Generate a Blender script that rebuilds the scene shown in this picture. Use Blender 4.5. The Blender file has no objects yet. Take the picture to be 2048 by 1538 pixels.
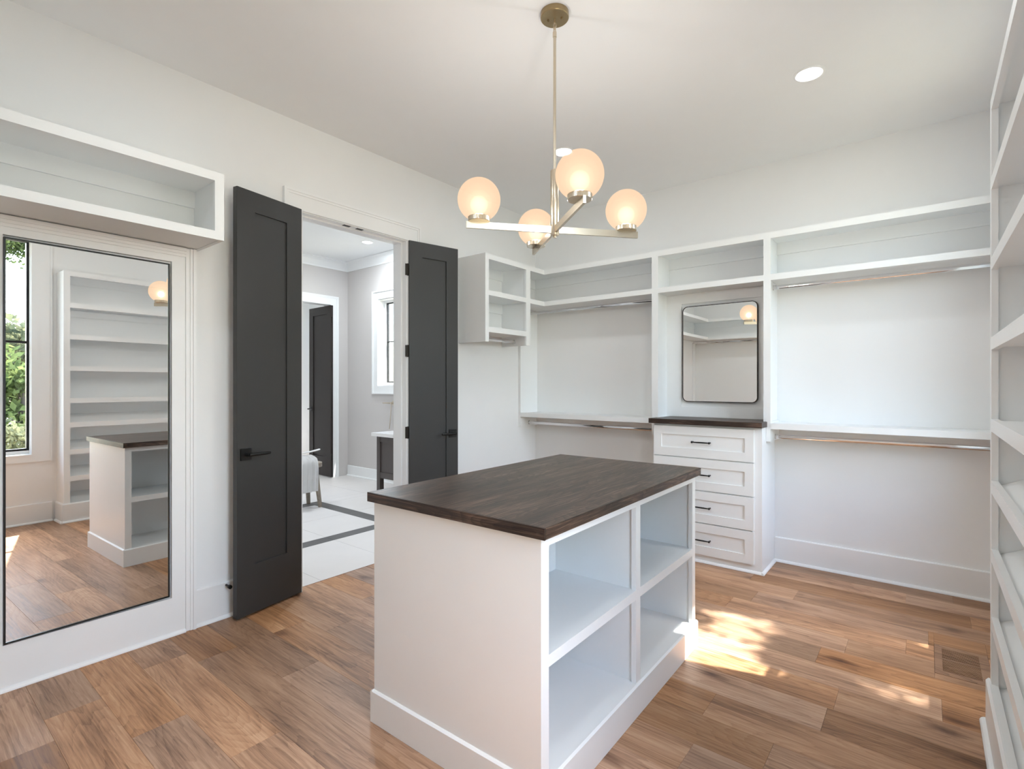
import bpy, bmesh, math, random
from mathutils import Vector, Matrix
random.seed(7)
R = math.radians
scene = bpy.context.scene
COL = scene.collection

# ------------------------------------------------------------------ camera, world, sun, exposure
cam_d = bpy.data.cameras.new('camera')
cam = bpy.data.objects.new('camera', cam_d)
COL.objects.link(cam)
cam_d.sensor_width = 36.0
cam_d.lens = 36.0 * 1036.0 / 2048.0
cam_d.clip_start = 0.02
cam_d.clip_end = 300
cam.location = (0, 0, 1.34)
cam.rotation_euler = (R(90), 0, R(38.6635))
scene.camera = cam

world = bpy.data.worlds.new('sky_world')
scene.world = world
world.use_nodes = True
wn = world.node_tree
for n in list(wn.nodes):
    wn.nodes.remove(n)
w_out = wn.nodes.new('ShaderNodeOutputWorld')
w_bg = wn.nodes.new('ShaderNodeBackground')
w_sky = wn.nodes.new('ShaderNodeTexSky')
w_sky.sky_type = 'NISHITA'
w_sky.sun_disc = False
w_sky.sun_elevation = R(58)
w_sky.sun_rotation = R(75)
w_sky.altitude = 200
w_sky.air_density = 1.2
w_sky.dust_density = 2.5
w_bg.inputs['Strength'].default_value = 2.4
w_hs = wn.nodes.new('ShaderNodeHueSaturation')      # hazy sky
w_hs.inputs['Saturation'].default_value = 0.85
wn.links.new(w_sky.outputs[0], w_hs.inputs['Color'])
wn.links.new(w_hs.outputs[0], w_bg.inputs[0])
wn.links.new(w_bg.outputs[0], w_out.inputs[0])

sun_d = bpy.data.lights.new('sun', 'SUN')
sun_d.energy = 24.0
sun_d.angle = R(0.6)
sun_d.color = (1.0, 0.97, 0.92)
sun = bpy.data.objects.new('sun', sun_d)
COL.objects.link(sun)
SUN = Vector((-1.0, -0.27, -1.677)).normalized()
sun.rotation_euler = SUN.to_track_quat('-Z', 'Y').to_euler()
sun.location = (6, 4, 9)

scene.view_settings.view_transform = 'Standard'
scene.view_settings.look = 'None'
scene.view_settings.gamma = 1.0
scene.view_settings.use_curve_mapping = False
scene.view_settings.exposure = -0.03
try:
    cy = scene.cycles
    cy.use_denoising = True
    cy.max_bounces = 12
    cy.diffuse_bounces = 7
    cy.glossy_bounces = 6
    cy.transmission_bounces = 8
    cy.transparent_max_bounces = 16
    cy.caustics_reflective = False
    cy.caustics_refractive = False
    cy.sample_clamp_indirect = 6.0
except Exception:
    pass

LAMP_W = 5.0        # each recessed ceiling lamp
BULB_W = 10.5         # each chandelier bulb

# ------------------------------------------------------------------ room measures (metres)
WX, BY, RX, FY, CZ = -3.163, 4.337, 0.43, -0.5, 3.035
BX = -3.309          # bathroom face of the left wall

# ------------------------------------------------------------------ helpers
WM = {}


def reg(o, m):
    WM[o.name] = m
    return o


def tag(o, label=None, cat=None, group=None, kind=None):
    if label:
        o['label'] = label
    if cat:
        o['category'] = cat
    if group:
        o['group'] = group
    if kind:
        o['kind'] = kind
    return o


def thing(name, label, cat, loc=(0, 0, 0), rotz=0.0, group=None, kind=None):
    o = bpy.data.objects.new(name, None)
    COL.objects.link(o)
    o.empty_display_size = 0.05
    o.location = loc
    o.rotation_euler = (0, 0, rotz)
    reg(o, Matrix.Translation(loc) @ Matrix.Rotation(rotz, 4, 'Z'))
    return tag(o, label, cat, group, kind)


def finish(name, bm, mat, parent=None, local=False, bevel=0.0, seg=1, smooth=False, kind=None):
    if bevel > 0:
        es = [e for e in bm.edges if len(e.link_faces) == 2 and e.calc_face_angle(0) > 0.6]
        bmesh.ops.bevel(bm, geom=es, offset=bevel, segments=seg, affect='EDGES', profile=0.5)
    me = bpy.data.meshes.new(name)
    bmesh.ops.recalc_face_normals(bm, faces=bm.faces)
    bm.to_mesh(me)
    bm.free()
    if smooth:
        me.polygons.foreach_set('use_smooth', [True] * len(me.polygons))
        me.set_sharp_from_angle(angle=R(40))
    if mat:
        me.materials.append(mat)
    o = bpy.data.objects.new(name, me)
    COL.objects.link(o)
    if parent is not None:
        pm = WM[parent.name]
        if not local:
            me.transform(pm.inverted())
        o.parent = parent
        reg(o, pm)
    else:
        # origin at the base centre of the mesh
        if not local and len(me.vertices):
            xs = [v.co.x for v in me.vertices]; ys = [v.co.y for v in me.vertices]; zs = [v.co.z for v in me.vertices]
            c = Vector(((min(xs) + max(xs)) / 2, (min(ys) + max(ys)) / 2, min(zs)))
            me.transform(Matrix.Translation(-c))
            o.location = c
            reg(o, Matrix.Translation(c))
        else:
            reg(o, Matrix.Identity(4))
    if kind:
        o['kind'] = kind
    return o


def bx(bm, x0, x1, y0, y1, z0, z1):
    if x1 < x0: x0, x1 = x1, x0
    if y1 < y0: y0, y1 = y1, y0
    if z1 < z0: z0, z1 = z1, z0
    v = [bm.verts.new(p) for p in ((x0, y0, z0), (x1, y0, z0), (x1, y1, z0), (x0, y1, z0),
                                   (x0, y0, z1), (x1, y0, z1), (x1, y1, z1), (x0, y1, z1))]
    for f in ((3, 2, 1, 0), (4, 5, 6, 7), (0, 1, 5, 4), (1, 2, 6, 5), (2, 3, 7, 6), (3, 0, 4, 7)):
        bm.faces.new([v[i] for i in f])
    return v


def box(name, dims, mat, parent=None, bevel=0.0015, **k):
    """one part from one or several boxes"""
    bm = bmesh.new()
    if not isinstance(dims[0], (tuple, list)):
        dims = [dims]
    for d in dims:
        bx(bm, *d)
    return finish(name, bm, mat, parent, bevel=bevel, **k)


def prism(bm, prof, a, b, axis='Y'):
    """sweep a closed profile along an axis. prof: list of (p, z); for axis Y, p is x; for axis X, p is y"""
    def P(p, z, t):
        return (p, t, z) if axis == 'Y' else (t, p, z)
    va = [bm.verts.new(P(p, z, a)) for p, z in prof]
    vb = [bm.verts.new(P(p, z, b)) for p, z in prof]
    n = len(prof)
    for i in range(n):
        bm.faces.new((va[i], va[(i + 1) % n], vb[(i + 1) % n], vb[i]))
    bm.faces.new(va[::-1])
    bm.faces.new(vb)


def lathe(bm, prof, c=(0, 0, 0), n=32, flute=0.0):
    """revolve (r, z) around vertical axis at c"""
    rings = []
    for r, z in prof:
        if r < 1e-6:
            rings.append([bm.verts.new((c[0], c[1], c[2] + z))])
        else:
            rg = []
            for i in range(n):
                rr = r - (flute if (i % 2 and flute) else 0)
                a = 2 * math.pi * i / n
                rg.append(bm.verts.new((c[0] + rr * math.cos(a), c[1] + rr * math.sin(a), c[2] + z)))
            rings.append(rg)
    for A, B in zip(rings, rings[1:]):
        for i in range(n):
            j = (i + 1) % n
            if len(A) == 1 and len(B) == 1:
                continue
            if len(A) == 1:
                bm.faces.new((A[0], B[j], B[i]))
            elif len(B) == 1:
                bm.faces.new((A[i], A[j], B[0]))
            else:
                bm.faces.new((A[i], A[j], B[j], B[i]))


def tube(bm, pts, r, n=12, rz=None, cap=True):
    """tube through points, radius r (number or list)"""
    pts = [Vector(p) for p in pts]
    m = len(pts)
    rs = r if isinstance(r, (list, tuple)) else [r] * m
    rings = []
    up = None
    for i, p in enumerate(pts):
        t = (pts[min(i + 1, m - 1)] - pts[max(i - 1, 0)]).normalized()
        ref = Vector((0, 0, 1)) if abs(t.z) < 0.95 else Vector((1, 0, 0))
        if up is not None:
            ref = up
        s = t.cross(ref)
        if s.length < 1e-5:
            s = t.cross(Vector((0, 1, 0)))
        s.normalize()
        u = s.cross(t).normalized()
        up = u
        rings.append([bm.verts.new(p + (s * math.cos(2 * math.pi * k / n) * (rz if rz else 1) + u * math.sin(2 * math.pi * k / n)) * rs[i]) for k in range(n)])
    for A, B in zip(rings, rings[1:]):
        for k in range(n):
            bm.faces.new((A[k], A[(k + 1) % n], B[(k + 1) % n], B[k]))
    if cap:
        bm.faces.new(rings[0][::-1])
        bm.faces.new(rings[-1])


def frame_ring(bm, u0, u1, z0, z1, w, d0, d1, plane='X', wb=None, wt=None):
    """rectangular frame in a vertical plane; plane X: lies in YZ with depth d0..d1 along X"""
    wb = w if wb is None else wb
    wt = w if wt is None else wt
    def B(a0, a1, c0, c1):
        if plane == 'X':
            bx(bm, d0, d1, a0, a1, c0, c1)
        else:
            bx(bm, a0, a1, d0, d1, c0, c1)
    B(u0, u0 + w, z0, z1)
    B(u1 - w, u1, z0, z1)
    B(u0 + w, u1 - w, z1 - wt, z1)
    if wb > 0:
        B(u0 + w, u1 - w, z0, z0 + wb)


# ------------------------------------------------------------------ materials
def newmat(name):
    m = bpy.data.materials.new(name)
    m.use_nodes = True
    nt = m.node_tree
    for n in list(nt.nodes):
        nt.nodes.remove(n)
    out = nt.nodes.new('ShaderNodeOutputMaterial')
    return m, nt, out


def N(nt, t, **inp):
    n = nt.nodes.new(t)
    for k, v in inp.items():
        if k in n.inputs:
            n.inputs[k].default_value = v
        else:
            setattr(n, k, v)
    return n


def principled(name, col, rough=0.5, metal=0.0, noise=0.03, nscale=6.0, bump=0.0, bscale=200.0, spec=0.5, coat=0.0, stretch=(1, 1, 1)):
    m, nt, out = newmat(name)
    p = N(nt, 'ShaderNodeBsdfPrincipled')
    p.inputs['Roughness'].default_value = rough
    p.inputs['Metallic'].default_value = metal
    p.inputs['Specular IOR Level'].default_value = spec
    p.inputs['Coat Weight'].default_value = coat
    tc = N(nt, 'ShaderNodeTexCoord')
    mp = N(nt, 'ShaderNodeMapping')
    mp.inputs['Scale'].default_value = stretch
    nt.links.new(tc.outputs['Object'], mp.inputs[0])
    nz = N(nt, 'ShaderNodeTexNoise')
    nz.inputs['Scale'].default_value = nscale
    nz.inputs['Detail'].default_value = 4
    nt.links.new(mp.outputs[0], nz.inputs['Vector'])
    mx = N(nt, 'ShaderNodeMixRGB')
    mx.inputs[1].default_value = tuple(c * (1 - noise) for c in col) + (1,)
    mx.inputs[2].default_value = tuple(min(1, c * (1 + noise)) for c in col) + (1,)
    nt.links.new(nz.outputs[0], mx.inputs[0])
    nt.links.new(mx.outputs[0], p.inputs['Base Color'])
    if bump > 0:
        nb = N(nt, 'ShaderNodeTexNoise')
        nb.inputs['Scale'].default_value = bscale
        nt.links.new(mp.outputs[0], nb.inputs['Vector'])
        b = N(nt, 'ShaderNodeBump')
        b.inputs['Strength'].default_value = bump
        b.inputs['Distance'].default_value = 0.002
        nt.links.new(nb.outputs[0], b.inputs['Height'])
        nt.links.new(b.outputs[0], p.inputs['Normal'])
    nt.links.new(p.outputs[0], out.inputs[0])
    return m


def wood(name, dark, mid, light, rough=0.42, scale=1.0, knots=True, fine=0.5, axis='X', per_object=True, bump=0.15, ringamt=0.5):
    m, nt, out = newmat(name)
    L = nt.links.new
    tc = N(nt, 'ShaderNodeTexCoord')
    src = tc.outputs['Object']
    if axis != 'X':
        sw = N(nt, 'ShaderNodeSeparateXYZ'); L(src, sw.inputs[0])
        cb = N(nt, 'ShaderNodeCombineXYZ')
        L(sw.outputs['Y'], cb.inputs['X']); L(sw.outputs['X'], cb.inputs['Y']); L(sw.outputs['Z'], cb.inputs['Z'])
        src = cb.outputs[0]
    oi = N(nt, 'ShaderNodeObjectInfo')
    sc = N(nt, 'ShaderNodeSeparateColor'); L(oi.outputs['Color'], sc.inputs[0])
    if per_object:
        off = N(nt, 'ShaderNodeVectorMath'); off.operation = 'SCALE'
        L(oi.outputs['Color'], off.inputs[0]); off.inputs['Scale'].default_value = 61.0
        add = N(nt, 'ShaderNodeVectorMath'); add.operation = 'ADD'
        L(src, add.inputs[0]); L(off.outputs[0], add.inputs[1])
        src = add.outputs[0]
    def mapped(s):
        mp = N(nt, 'ShaderNodeMapping'); mp.inputs['Scale'].default_value = tuple(scale * a for a in s)
        L(src, mp.inputs[0]); return mp.outputs[0]
    def noise(s, sc_=1.0, det=4, rg=0.55):
        n = N(nt, 'ShaderNodeTexNoise'); n.inputs['Scale'].default_value = sc_
        n.inputs['Detail'].default_value = det; n.inputs['Roughness'].default_value = rg
        L(mapped(s), n.inputs['Vector']); return n.outputs[0]
    def math_(op, a, b=None, clamp=False):
        n = N(nt, 'ShaderNodeMath'); n.operation = op; n.use_clamp = clamp
        for i, x in enumerate((a, b)):
            if x is None: continue
            if isinstance(x, (int, float)): n.inputs[i].default_value = x
            else: L(x, n.inputs[i])
        return n.outputs[0]
    # cathedral rings: contour lines of a stretched noise
    base = noise((0.75, 5.0, 5.0), 1.0, 1.5, 0.5)
    wig = noise((5.0, 30.0, 10.0), 1.0, 3, 0.6)
    f = math_('ADD', math_('MULTIPLY', base, 26.0), math_('MULTIPLY', wig, 1.3))
    ring = math_('FRACT', f)
    ring = math_('POWER', ring, 2.2)
    tone = noise((1.1, 9.0, 3.0), 1.0, 4, 0.6)
    streak = noise((3.2, 100.0, 90.0), 1.0, 5, 0.75)
    t = math_('ADD', math_('MULTIPLY', tone, 0.75), math_('MULTIPLY', streak, fine))
    t = math_('SUBTRACT', t, math_('MULTIPLY', ring, 0.16 * ringamt * 2))
    t = math_('SUBTRACT', t, fine * 0.5 - 0.13)
    cr = N(nt, 'ShaderNodeValToRGB')
    e = cr.color_ramp.elements
    e[0].position = 0.25; e[0].color = dark + (1,)
    e[1].position = 0.78; e[1].color = light + (1,)
    em = e.new(0.5); em.color = mid + (1,)
    L(t, cr.inputs[0])
    colr = cr.outputs[0]
    if knots:
        vo = N(nt, 'ShaderNodeTexVoronoi'); vo.feature = 'F1'; vo.inputs['Scale'].default_value = 1.0
        dist = N(nt, 'ShaderNodeVectorMath'); dist.operation = 'ADD'
        nzc = N(nt, 'ShaderNodeTexNoise'); nzc.inputs['Scale'].default_value = 9.0; nzc.inputs['Detail'].default_value = 3
        L(src, nzc.inputs['Vector'])
        nsc = N(nt, 'ShaderNodeVectorMath'); nsc.operation = 'SCALE'; nsc.inputs['Scale'].default_value = 0.22
        L(nzc.outputs['Color'], nsc.inputs[0])
        L(mapped((1.9, 4.6, 0.5)), dist.inputs[0]); L(nsc.outputs[0], dist.inputs[1])
        L(dist.outputs[0], vo.inputs['Vector'])
        sepk = N(nt, 'ShaderNodeSeparateColor'); L(vo.outputs['Color'], sepk.inputs[0])
        gate = math_('GREATER_THAN', sepk.outputs[0], 0.40)
        k1 = math_('SUBTRACT', 1.0, math_('DIVIDE', vo.outputs['Distance'], 0.15), True)
        k1 = math_('MULTIPLY', math_('POWER', k1, 0.8), gate)
        k2 = math_('SUBTRACT', 1.0, math_('DIVIDE', vo.outputs['Distance'], 0.42), True)
        k2 = math_('MULTIPLY', math_('POWER', k2, 1.6), gate)
        patch = noise((1.3, 3.5, 1.0), 1.0, 3, 0.6)
        k2 = math_('MULTIPLY', k2, math_('ADD', patch, 0.3))
        m1 = N(nt, 'ShaderNodeMixRGB'); m1.blend_type = 'MULTIPLY'
        L(math_('MULTIPLY', k2, 0.85, True), m1.inputs[0]); L(colr, m1.inputs[1]); m1.inputs[2].default_value = (0.48, 0.38, 0.30, 1)
        m2 = N(nt, 'ShaderNodeMixRGB'); m2.blend_type = 'MULTIPLY'
        L(math_('MULTIPLY', k1, 0.95, True), m2.inputs[0]); L(m1.outputs[0], m2.inputs[1]); m2.inputs[2].default_value = (0.26, 0.17, 0.12, 1)
        colr = m2.outputs[0]
    if per_object:
        hs = N(nt, 'ShaderNodeHueSaturation')
        L(math_('ADD', math_('MULTIPLY', sc.outputs[0], 0.46), 0.70), hs.inputs['Value'])
        L(math_('ADD', math_('MULTIPLY', sc.outputs[1], 0.30), 0.88), hs.inputs['Saturation'])
        L(colr, hs.inputs['Color'])
        colr = hs.outputs[0]
    p = N(nt, 'ShaderNodeBsdfPrincipled')
    L(colr, p.inputs['Base Color'])
    p.inputs['Roughness'].default_value = rough
    p.inputs['Specular IOR Level'].default_value = 0.4
    b = N(nt, 'ShaderNodeBump'); b.inputs['Strength'].default_value = bump; b.inputs['Distance'].default_value = 0.001
    L(t, b.inputs['Height']); L(b.outputs[0], p.inputs['Normal'])
    L(p.outputs[0], out.inputs[0])
    return m


def emissive(name, col, s):
    m, nt, out = newmat(name)
    e = N(nt, 'ShaderNodeEmission')
    e.inputs[0].default_value = col + (1,)
    e.inputs[1].default_value = s
    nt.links.new(e.outputs[0], out.inputs[0])
    return m


def glow_shell(name, col, s, clear):
    m, nt, out = newmat(name)
    e = N(nt, 'ShaderNodeEmission')
    e.inputs[0].default_value = col + (1,); e.inputs[1].default_value = s
    t = N(nt, 'ShaderNodeBsdfTransparent')
    mx = N(nt, 'ShaderNodeMixShader')
    mx.inputs[0].default_value = clear
    nt.links.new(e.outputs[0], mx.inputs[1]); nt.links.new(t.outputs[0], mx.inputs[2])
    nt.links.new(mx.outputs[0], out.inputs[0])
    return m


def glass(name, tint=(0.97, 0.985, 0.98)):
    m, nt, out = newmat(name)
    t = N(nt, 'ShaderNodeBsdfTransparent'); t.inputs[0].default_value = tint + (1,)
    g = N(nt, 'ShaderNodeBsdfGlossy'); g.inputs['Roughness'].default_value = 0.0
    fr = N(nt, 'ShaderNodeFresnel'); fr.inputs[0].default_value = 1.45
    mx = N(nt, 'ShaderNodeMixShader')
    geo = N(nt, 'ShaderNodeNewGeometry')      # reflect at the outer face only: two-sided pane without internal reflection
    inv = N(nt, 'ShaderNodeMath'); inv.operation = 'SUBTRACT'; inv.inputs[0].default_value = 1.0
    nt.links.new(geo.outputs['Backfacing'], inv.inputs[1])
    mu = N(nt, 'ShaderNodeMath'); mu.operation = 'MULTIPLY'
    nt.links.new(fr.outputs[0], mu.inputs[0]); nt.links.new(inv.outputs[0], mu.inputs[1])
    nt.links.new(mu.outputs[0], mx.inputs[0]); nt.links.new(t.outputs[0], mx.inputs[1]); nt.links.new(g.outputs[0], mx.inputs[2])
    nt.links.new(mx.outputs[0], out.inputs[0])
    return m


def mirror_mat(name):
    m, nt, out = newmat(name)
    g = N(nt, 'ShaderNodeBsdfGlossy')
    g.inputs['Color'].default_value = (0.93, 0.94, 0.935, 1)
    g.inputs['Roughness'].default_value = 0.0
    nt.links.new(g.outputs[0], out.inputs[0])
    return m


M_WALL = principled('wall_paint', (0.845, 0.855, 0.855), 0.75, noise=0.012, bump=0.05, bscale=350, spec=0.25)
M_CEIL = principled('ceiling_paint', (0.865, 0.878, 0.885), 0.85, noise=0.012, bump=0.04, bscale=300, spec=0.2)
M_TRIM = principled('white_trim_paint', (0.858, 0.870, 0.872), 0.38, noise=0.012, spec=0.45)
M_CAB = principled('cabinet_lacquer', (0.850, 0.868, 0.872), 0.36, noise=0.012, spec=0.45)
M_DOOR = principled('charcoal_door_paint', (0.036, 0.036, 0.0355), 0.45, noise=0.05, spec=0.45, bump=0.06, bscale=120)
M_DOORB = principled('dark_brown_door_paint', (0.022, 0.016, 0.014), 0.40, noise=0.1, spec=0.3)
M_BLACK = principled('matte_black_metal', (0.008, 0.008, 0.008), 0.38, metal=0.3, noise=0.1)
M_HINGE = principled('dark_bronze_metal', (0.02, 0.015, 0.012), 0.4, metal=0.6, noise=0.1)
M_CHROME = principled('polished_chrome', (0.82, 0.82, 0.83), 0.06, metal=1.0, noise=0.01)
M_NICKEL = principled('brushed_champagne_nickel', (0.66, 0.58, 0.46), 0.3, metal=1.0, noise=0.06, nscale=60, stretch=(1, 1, 14))
M_CANOPY = principled('antique_brass', (0.36, 0.27, 0.15), 0.3, metal=1.0, noise=0.12, nscale=40)
M_MIRROR = mirror_mat('mirror_silver')
M_GLASS = glass('window_glass')
M_TOP = wood('dark_stained_oak', (0.012, 0.007, 0.005), (0.070, 0.042, 0.029), (0.26, 0.175, 0.125), rough=0.38, scale=1.5, knots=False, fine=1.15, axis='Y', per_object=False, bump=0.35, ringamt=0.45)
M_TOPX = wood('dark_stained_oak_lengthwise', (0.010, 0.006, 0.005), (0.045, 0.028, 0.021), (0.19, 0.12, 0.085), rough=0.38, scale=1.5, knots=False, fine=1.15, axis='X', per_object=False, bump=0.25, ringamt=0.35)
M_FLOOR = wood('oak_floorboard', (0.18, 0.088, 0.044), (0.44, 0.245, 0.138), (0.63, 0.405, 0.255), rough=0.42, scale=1.0, knots=True, fine=0.80, axis='X', per_object=True, bump=0.08, ringamt=0.30)
M_VENT = wood('oak_vent_wood', (0.16, 0.085, 0.05), (0.33, 0.19, 0.115), (0.45, 0.28, 0.18), rough=0.5, knots=False, per_object=False)
M_STOOL = wood('weathered_grey_wood', (0.16, 0.13, 0.105), (0.30, 0.25, 0.20), (0.45, 0.39, 0.32), rough=0.65, scale=2.2, knots=False, axis='X', per_object=False)
M_TILE = principled('pale_grey_porcelain', (0.72, 0.69, 0.67), 0.42, noise=0.07, nscale=2.5, spec=0.4)
M_TILED = principled('charcoal_porcelain', (0.105, 0.10, 0.098), 0.42, noise=0.12, nscale=6)
M_GROUT = principled('grout', (0.55, 0.53, 0.51), 0.9)
M_BWALL = principled('bathroom_greige_paint', (0.60, 0.575, 0.56), 0.75, noise=0.012, spec=0.25)
M_VAN = principled('espresso_cabinet', (0.075, 0.062, 0.057), 0.4, noise=0.12, nscale=30, stretch=(1, 1, 0.1))
M_QUARTZ = principled('white_quartz', (0.82, 0.81, 0.80), 0.2)
M_TOWEL = principled('white_towelling', (0.88, 0.87, 0.86), 0.95, bump=0.6, bscale=400, noise=0.03)
M_DARK = principled('vent_shade_black', (0.01, 0.009, 0.008), 0.8)  # near-black colour standing in for the shade inside the vent
M_GRASS = principled('lawn', (0.30, 0.27, 0.19), 0.95, noise=0.4, nscale=1.5)
M_BARK = principled('bark', (0.11, 0.085, 0.065), 0.9, noise=0.3, nscale=8)
M_SUBFLOOR = principled('subfloor', (0.10, 0.06, 0.035), 0.9)
M_CAN = emissive('led_lens', (1.0, 0.97, 0.92), 6.0)


def leafmat(name, a, b):
    m, nt, out = newmat(name)
    tc = N(nt, 'ShaderNodeTexCoord')
    nz = N(nt, 'ShaderNodeTexNoise'); nz.inputs['Scale'].default_value = 1.3; nz.inputs['Detail'].default_value = 5
    nt.links.new(tc.outputs['Object'], nz.inputs['Vector'])
    mx = N(nt, 'ShaderNodeMixRGB'); mx.inputs[1].default_value = a + (1,); mx.inputs[2].default_value = b + (1,)
    cr = N(nt, 'ShaderNodeValToRGB'); cr.color_ramp.elements[0].position = 0.35; cr.color_ramp.elements[1].position = 0.65
    nt.links.new(nz.outputs[0], cr.inputs[0]); nt.links.new(cr.outputs[0], mx.inputs[0])
    d = N(nt, 'ShaderNodeBsdfDiffuse'); t = N(nt, 'ShaderNodeBsdfTranslucent')
    ms = N(nt, 'ShaderNodeMixShader'); ms.inputs[0].default_value = 0.35
    nt.links.new(mx.outputs[0], d.inputs[0]); nt.links.new(mx.outputs[0], t.inputs[0])
    nt.links.new(d.outputs[0], ms.inputs[1]); nt.links.new(t.outputs[0], ms.inputs[2])
    nt.links.new(ms.outputs[0], out.inputs[0])
    return m


M_LEAF = leafmat('leaf_green', (0.045, 0.075, 0.028), (0.20, 0.235, 0.085))
M_LEAF2 = leafmat('leaf_dull', (0.075, 0.09, 0.055), (0.26, 0.255, 0.14))

# ================================================================== THE SETTING
def structure(name, bm_or_dims, mat, label, cat, bevel=0.0):
    if isinstance(bm_or_dims, (list, tuple)):
        o = box(name, bm_or_dims, mat, bevel=bevel)
    else:
        o = finish(name, bm_or_dims, mat, bevel=bevel)
    return tag(o, label, cat, kind='structure')


# left wall with the double-door opening
structure('wall_left', [(BX, WX, FY - .15, 1.753, 0, 3.25), (BX, WX, 2.653, BY + .16, 0, 3.25), (BX, WX, 1.753, 2.653, 2.476, 3.25)],
          M_WALL, 'long white dressing room wall with the open double doorway', 'wall')
structure('wall_back', (WX, RX + .16, BY, BY + .16, 0, CZ), M_WALL, 'white end wall behind the hanging bays and drawer chest', 'wall')
# right wall with two tall windows
W1 = (0.435, 1.195); W2 = (2.834, 3.595); WZ = (0.66, 2.74)
structure('wall_right', [(RX, RX + .16, FY - .15, W1[0], 0, CZ), (RX, RX + .16, W1[1], W2[0], 0, CZ), (RX, RX + .16, W2[1], BY, 0, CZ),
                         (RX, RX + .16, W1[0], W1[1], 0, WZ[0]), (RX, RX + .16, W1[0], W1[1], WZ[1], CZ),
                         (RX, RX + .16, W2[0], W2[1], 0, WZ[0]), (RX, RX + .16, W2[0], W2[1], WZ[1], CZ)],
          M_WALL, 'white window wall behind the tall shoe shelves', 'wall')
structure('wall_front', (WX, RX, FY - .15, FY, 0, CZ), M_WALL, 'plain white wall seen only in the small mirror', 'wall')
structure('ceiling', (BX, RX + .16, FY - .15, BY + .16, CZ, CZ + .12), M_CEIL, 'smooth white dressing room ceiling', 'ceiling')

# floor: oak planks running across the room, every board its own part
floor = tag(finish('floor', (lambda b: (bx(b, -3.225, RX + .1, FY - .1, BY + .1, -0.06, -0.018), b)[1])(bmesh.new()), M_SUBFLOOR),
            'wide oak plank floor of the dressing room', 'floor', kind='structure')
PW = 0.186
seams = [3.795 + PW * 3 - PW * k for k in range(0, 28)]
known = {  # row index k (between seams k and k+1) -> butt joints in x, read off the picture
    2: [-0.95], 3: [-0.65], 4: [-0.85], 1: [-0.10], 5: [-0.95], 6: [-0.32], 7: [-0.42], 8: [0.05], 9: [-0.30],
    10: [-0.32], 11: [-0.71], 12: [-2.75], 13: [-2.35], 14: [-2.55], 15: [-2.75], 16: [-2.30], 17: [-2.75], 18: [-1.95], 19: [-2.35], 20: [-2.75],
}
tones = {17: [(-2.9, .55, .3)]}
rnd = random.Random(21)
VENT = (0.03, 0.235, 3.11, 3.455)
for k in range(len(seams) - 1):
    y1, y0 = min(seams[k], BY), max(seams[k + 1], FY)
    if y1 - y0 < 0.01:
        continue
    js = set(known.get(k, []))
    xs = sorted(js)
    # extend left / right with random lengths
    x = xs[0] if xs else -3.2 + rnd.uniform(.3, 1.8)
    if not xs:
        xs = [x]
    while xs[0] > -3.163 + 0.5:
        nx = xs[0] - rnd.uniform(0.75, 1.9)
        if nx > -2.98:
            xs.insert(0, nx)
        else:
            break
    while xs[-1] < RX - 0.5:
        nx = xs[-1] + rnd.uniform(0.75, 1.9)
        if nx < RX - .2:
            xs.append(nx)
        else:
            break
    edges = [-3.222] + xs + [RX]
    for a, b in zip(edges, edges[1:]):
        g = 0.0002
        # keep the vent opening clear
        spans = [(a, b, y0, y1)]
        if y1 > VENT[2] and y0 < VENT[3] and b > VENT[0] and a < VENT[1]:
            spans = []
            if a < VENT[0]: spans.append((a, VENT[0], y0, y1))
            if b > VENT[1]: spans.append((VENT[1], b, y0, y1))
            xa, xb = max(a, VENT[0]), min(b, VENT[1])
            if y1 > VENT[3] + .01: spans.append((xa, xb, VENT[3], y1))
            if y0 < VENT[2] - .01: spans.append((xa, xb, y0, VENT[2]))
        tone = rnd.random()
        hue = rnd.random()
        r3 = rnd.random()
        for (xa, xb, ya, yb) in spans:
            if xb - xa < .02 or yb - ya < .01:
                continue
            bm = bmesh.new()
            hx_, hy_ = (xb - xa) / 2 - g, (yb - ya) / 2 - g
            bx(bm, -hx_, hx_, -hy_, hy_, -0.018, 0.0)
            es = [e for e in bm.edges if all(v.co.z > -0.001 for v in e.verts)]
            bmesh.ops.bevel(bm, geom=es, offset=0.0007, segments=1, affect='EDGES')
            me = bpy.data.meshes.new('plank')
            bm.to_mesh(me); bm.free()
            me.materials.append(M_FLOOR)
            o = bpy.data.objects.new('plank', me)
            COL.objects.link(o)
            o.parent = floor
            o.location = Vector(((xa + xb) / 2, (ya + yb) / 2, 0)) - floor.location
            o.color = (tone, hue, r3, 1)

# baseboards with shoe moulding
def shoe_profile(face, s, axis):
    # s: direction (+1/-1) in which it sticks out of `face`
    r = 0.018
    return [(face, 0.001)] + [(face + s * r * math.cos(a), 0.001 + r * math.sin(a)) for a in [R(0), R(22), R(45), R(68), R(90)]]


def baseboard(name, axis, a, b, face, s, h, label):
    bm = bmesh.new()
    prism(bm, [(face, 0.001), (face + s * .016, 0.001), (face + s * .016, h - .006), (face + s * .011, h), (face, h)], a, b, axis)
    o = finish(name, bm, M_TRIM)
    tag(o, label, 'baseboard', kind='structure')
    bm = bmesh.new()
    prism(bm, shoe_profile(face + s * .0155, s, axis), a, b, axis)
    finish('shoe_moulding', bm, M_TRIM, o)
    return o


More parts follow.
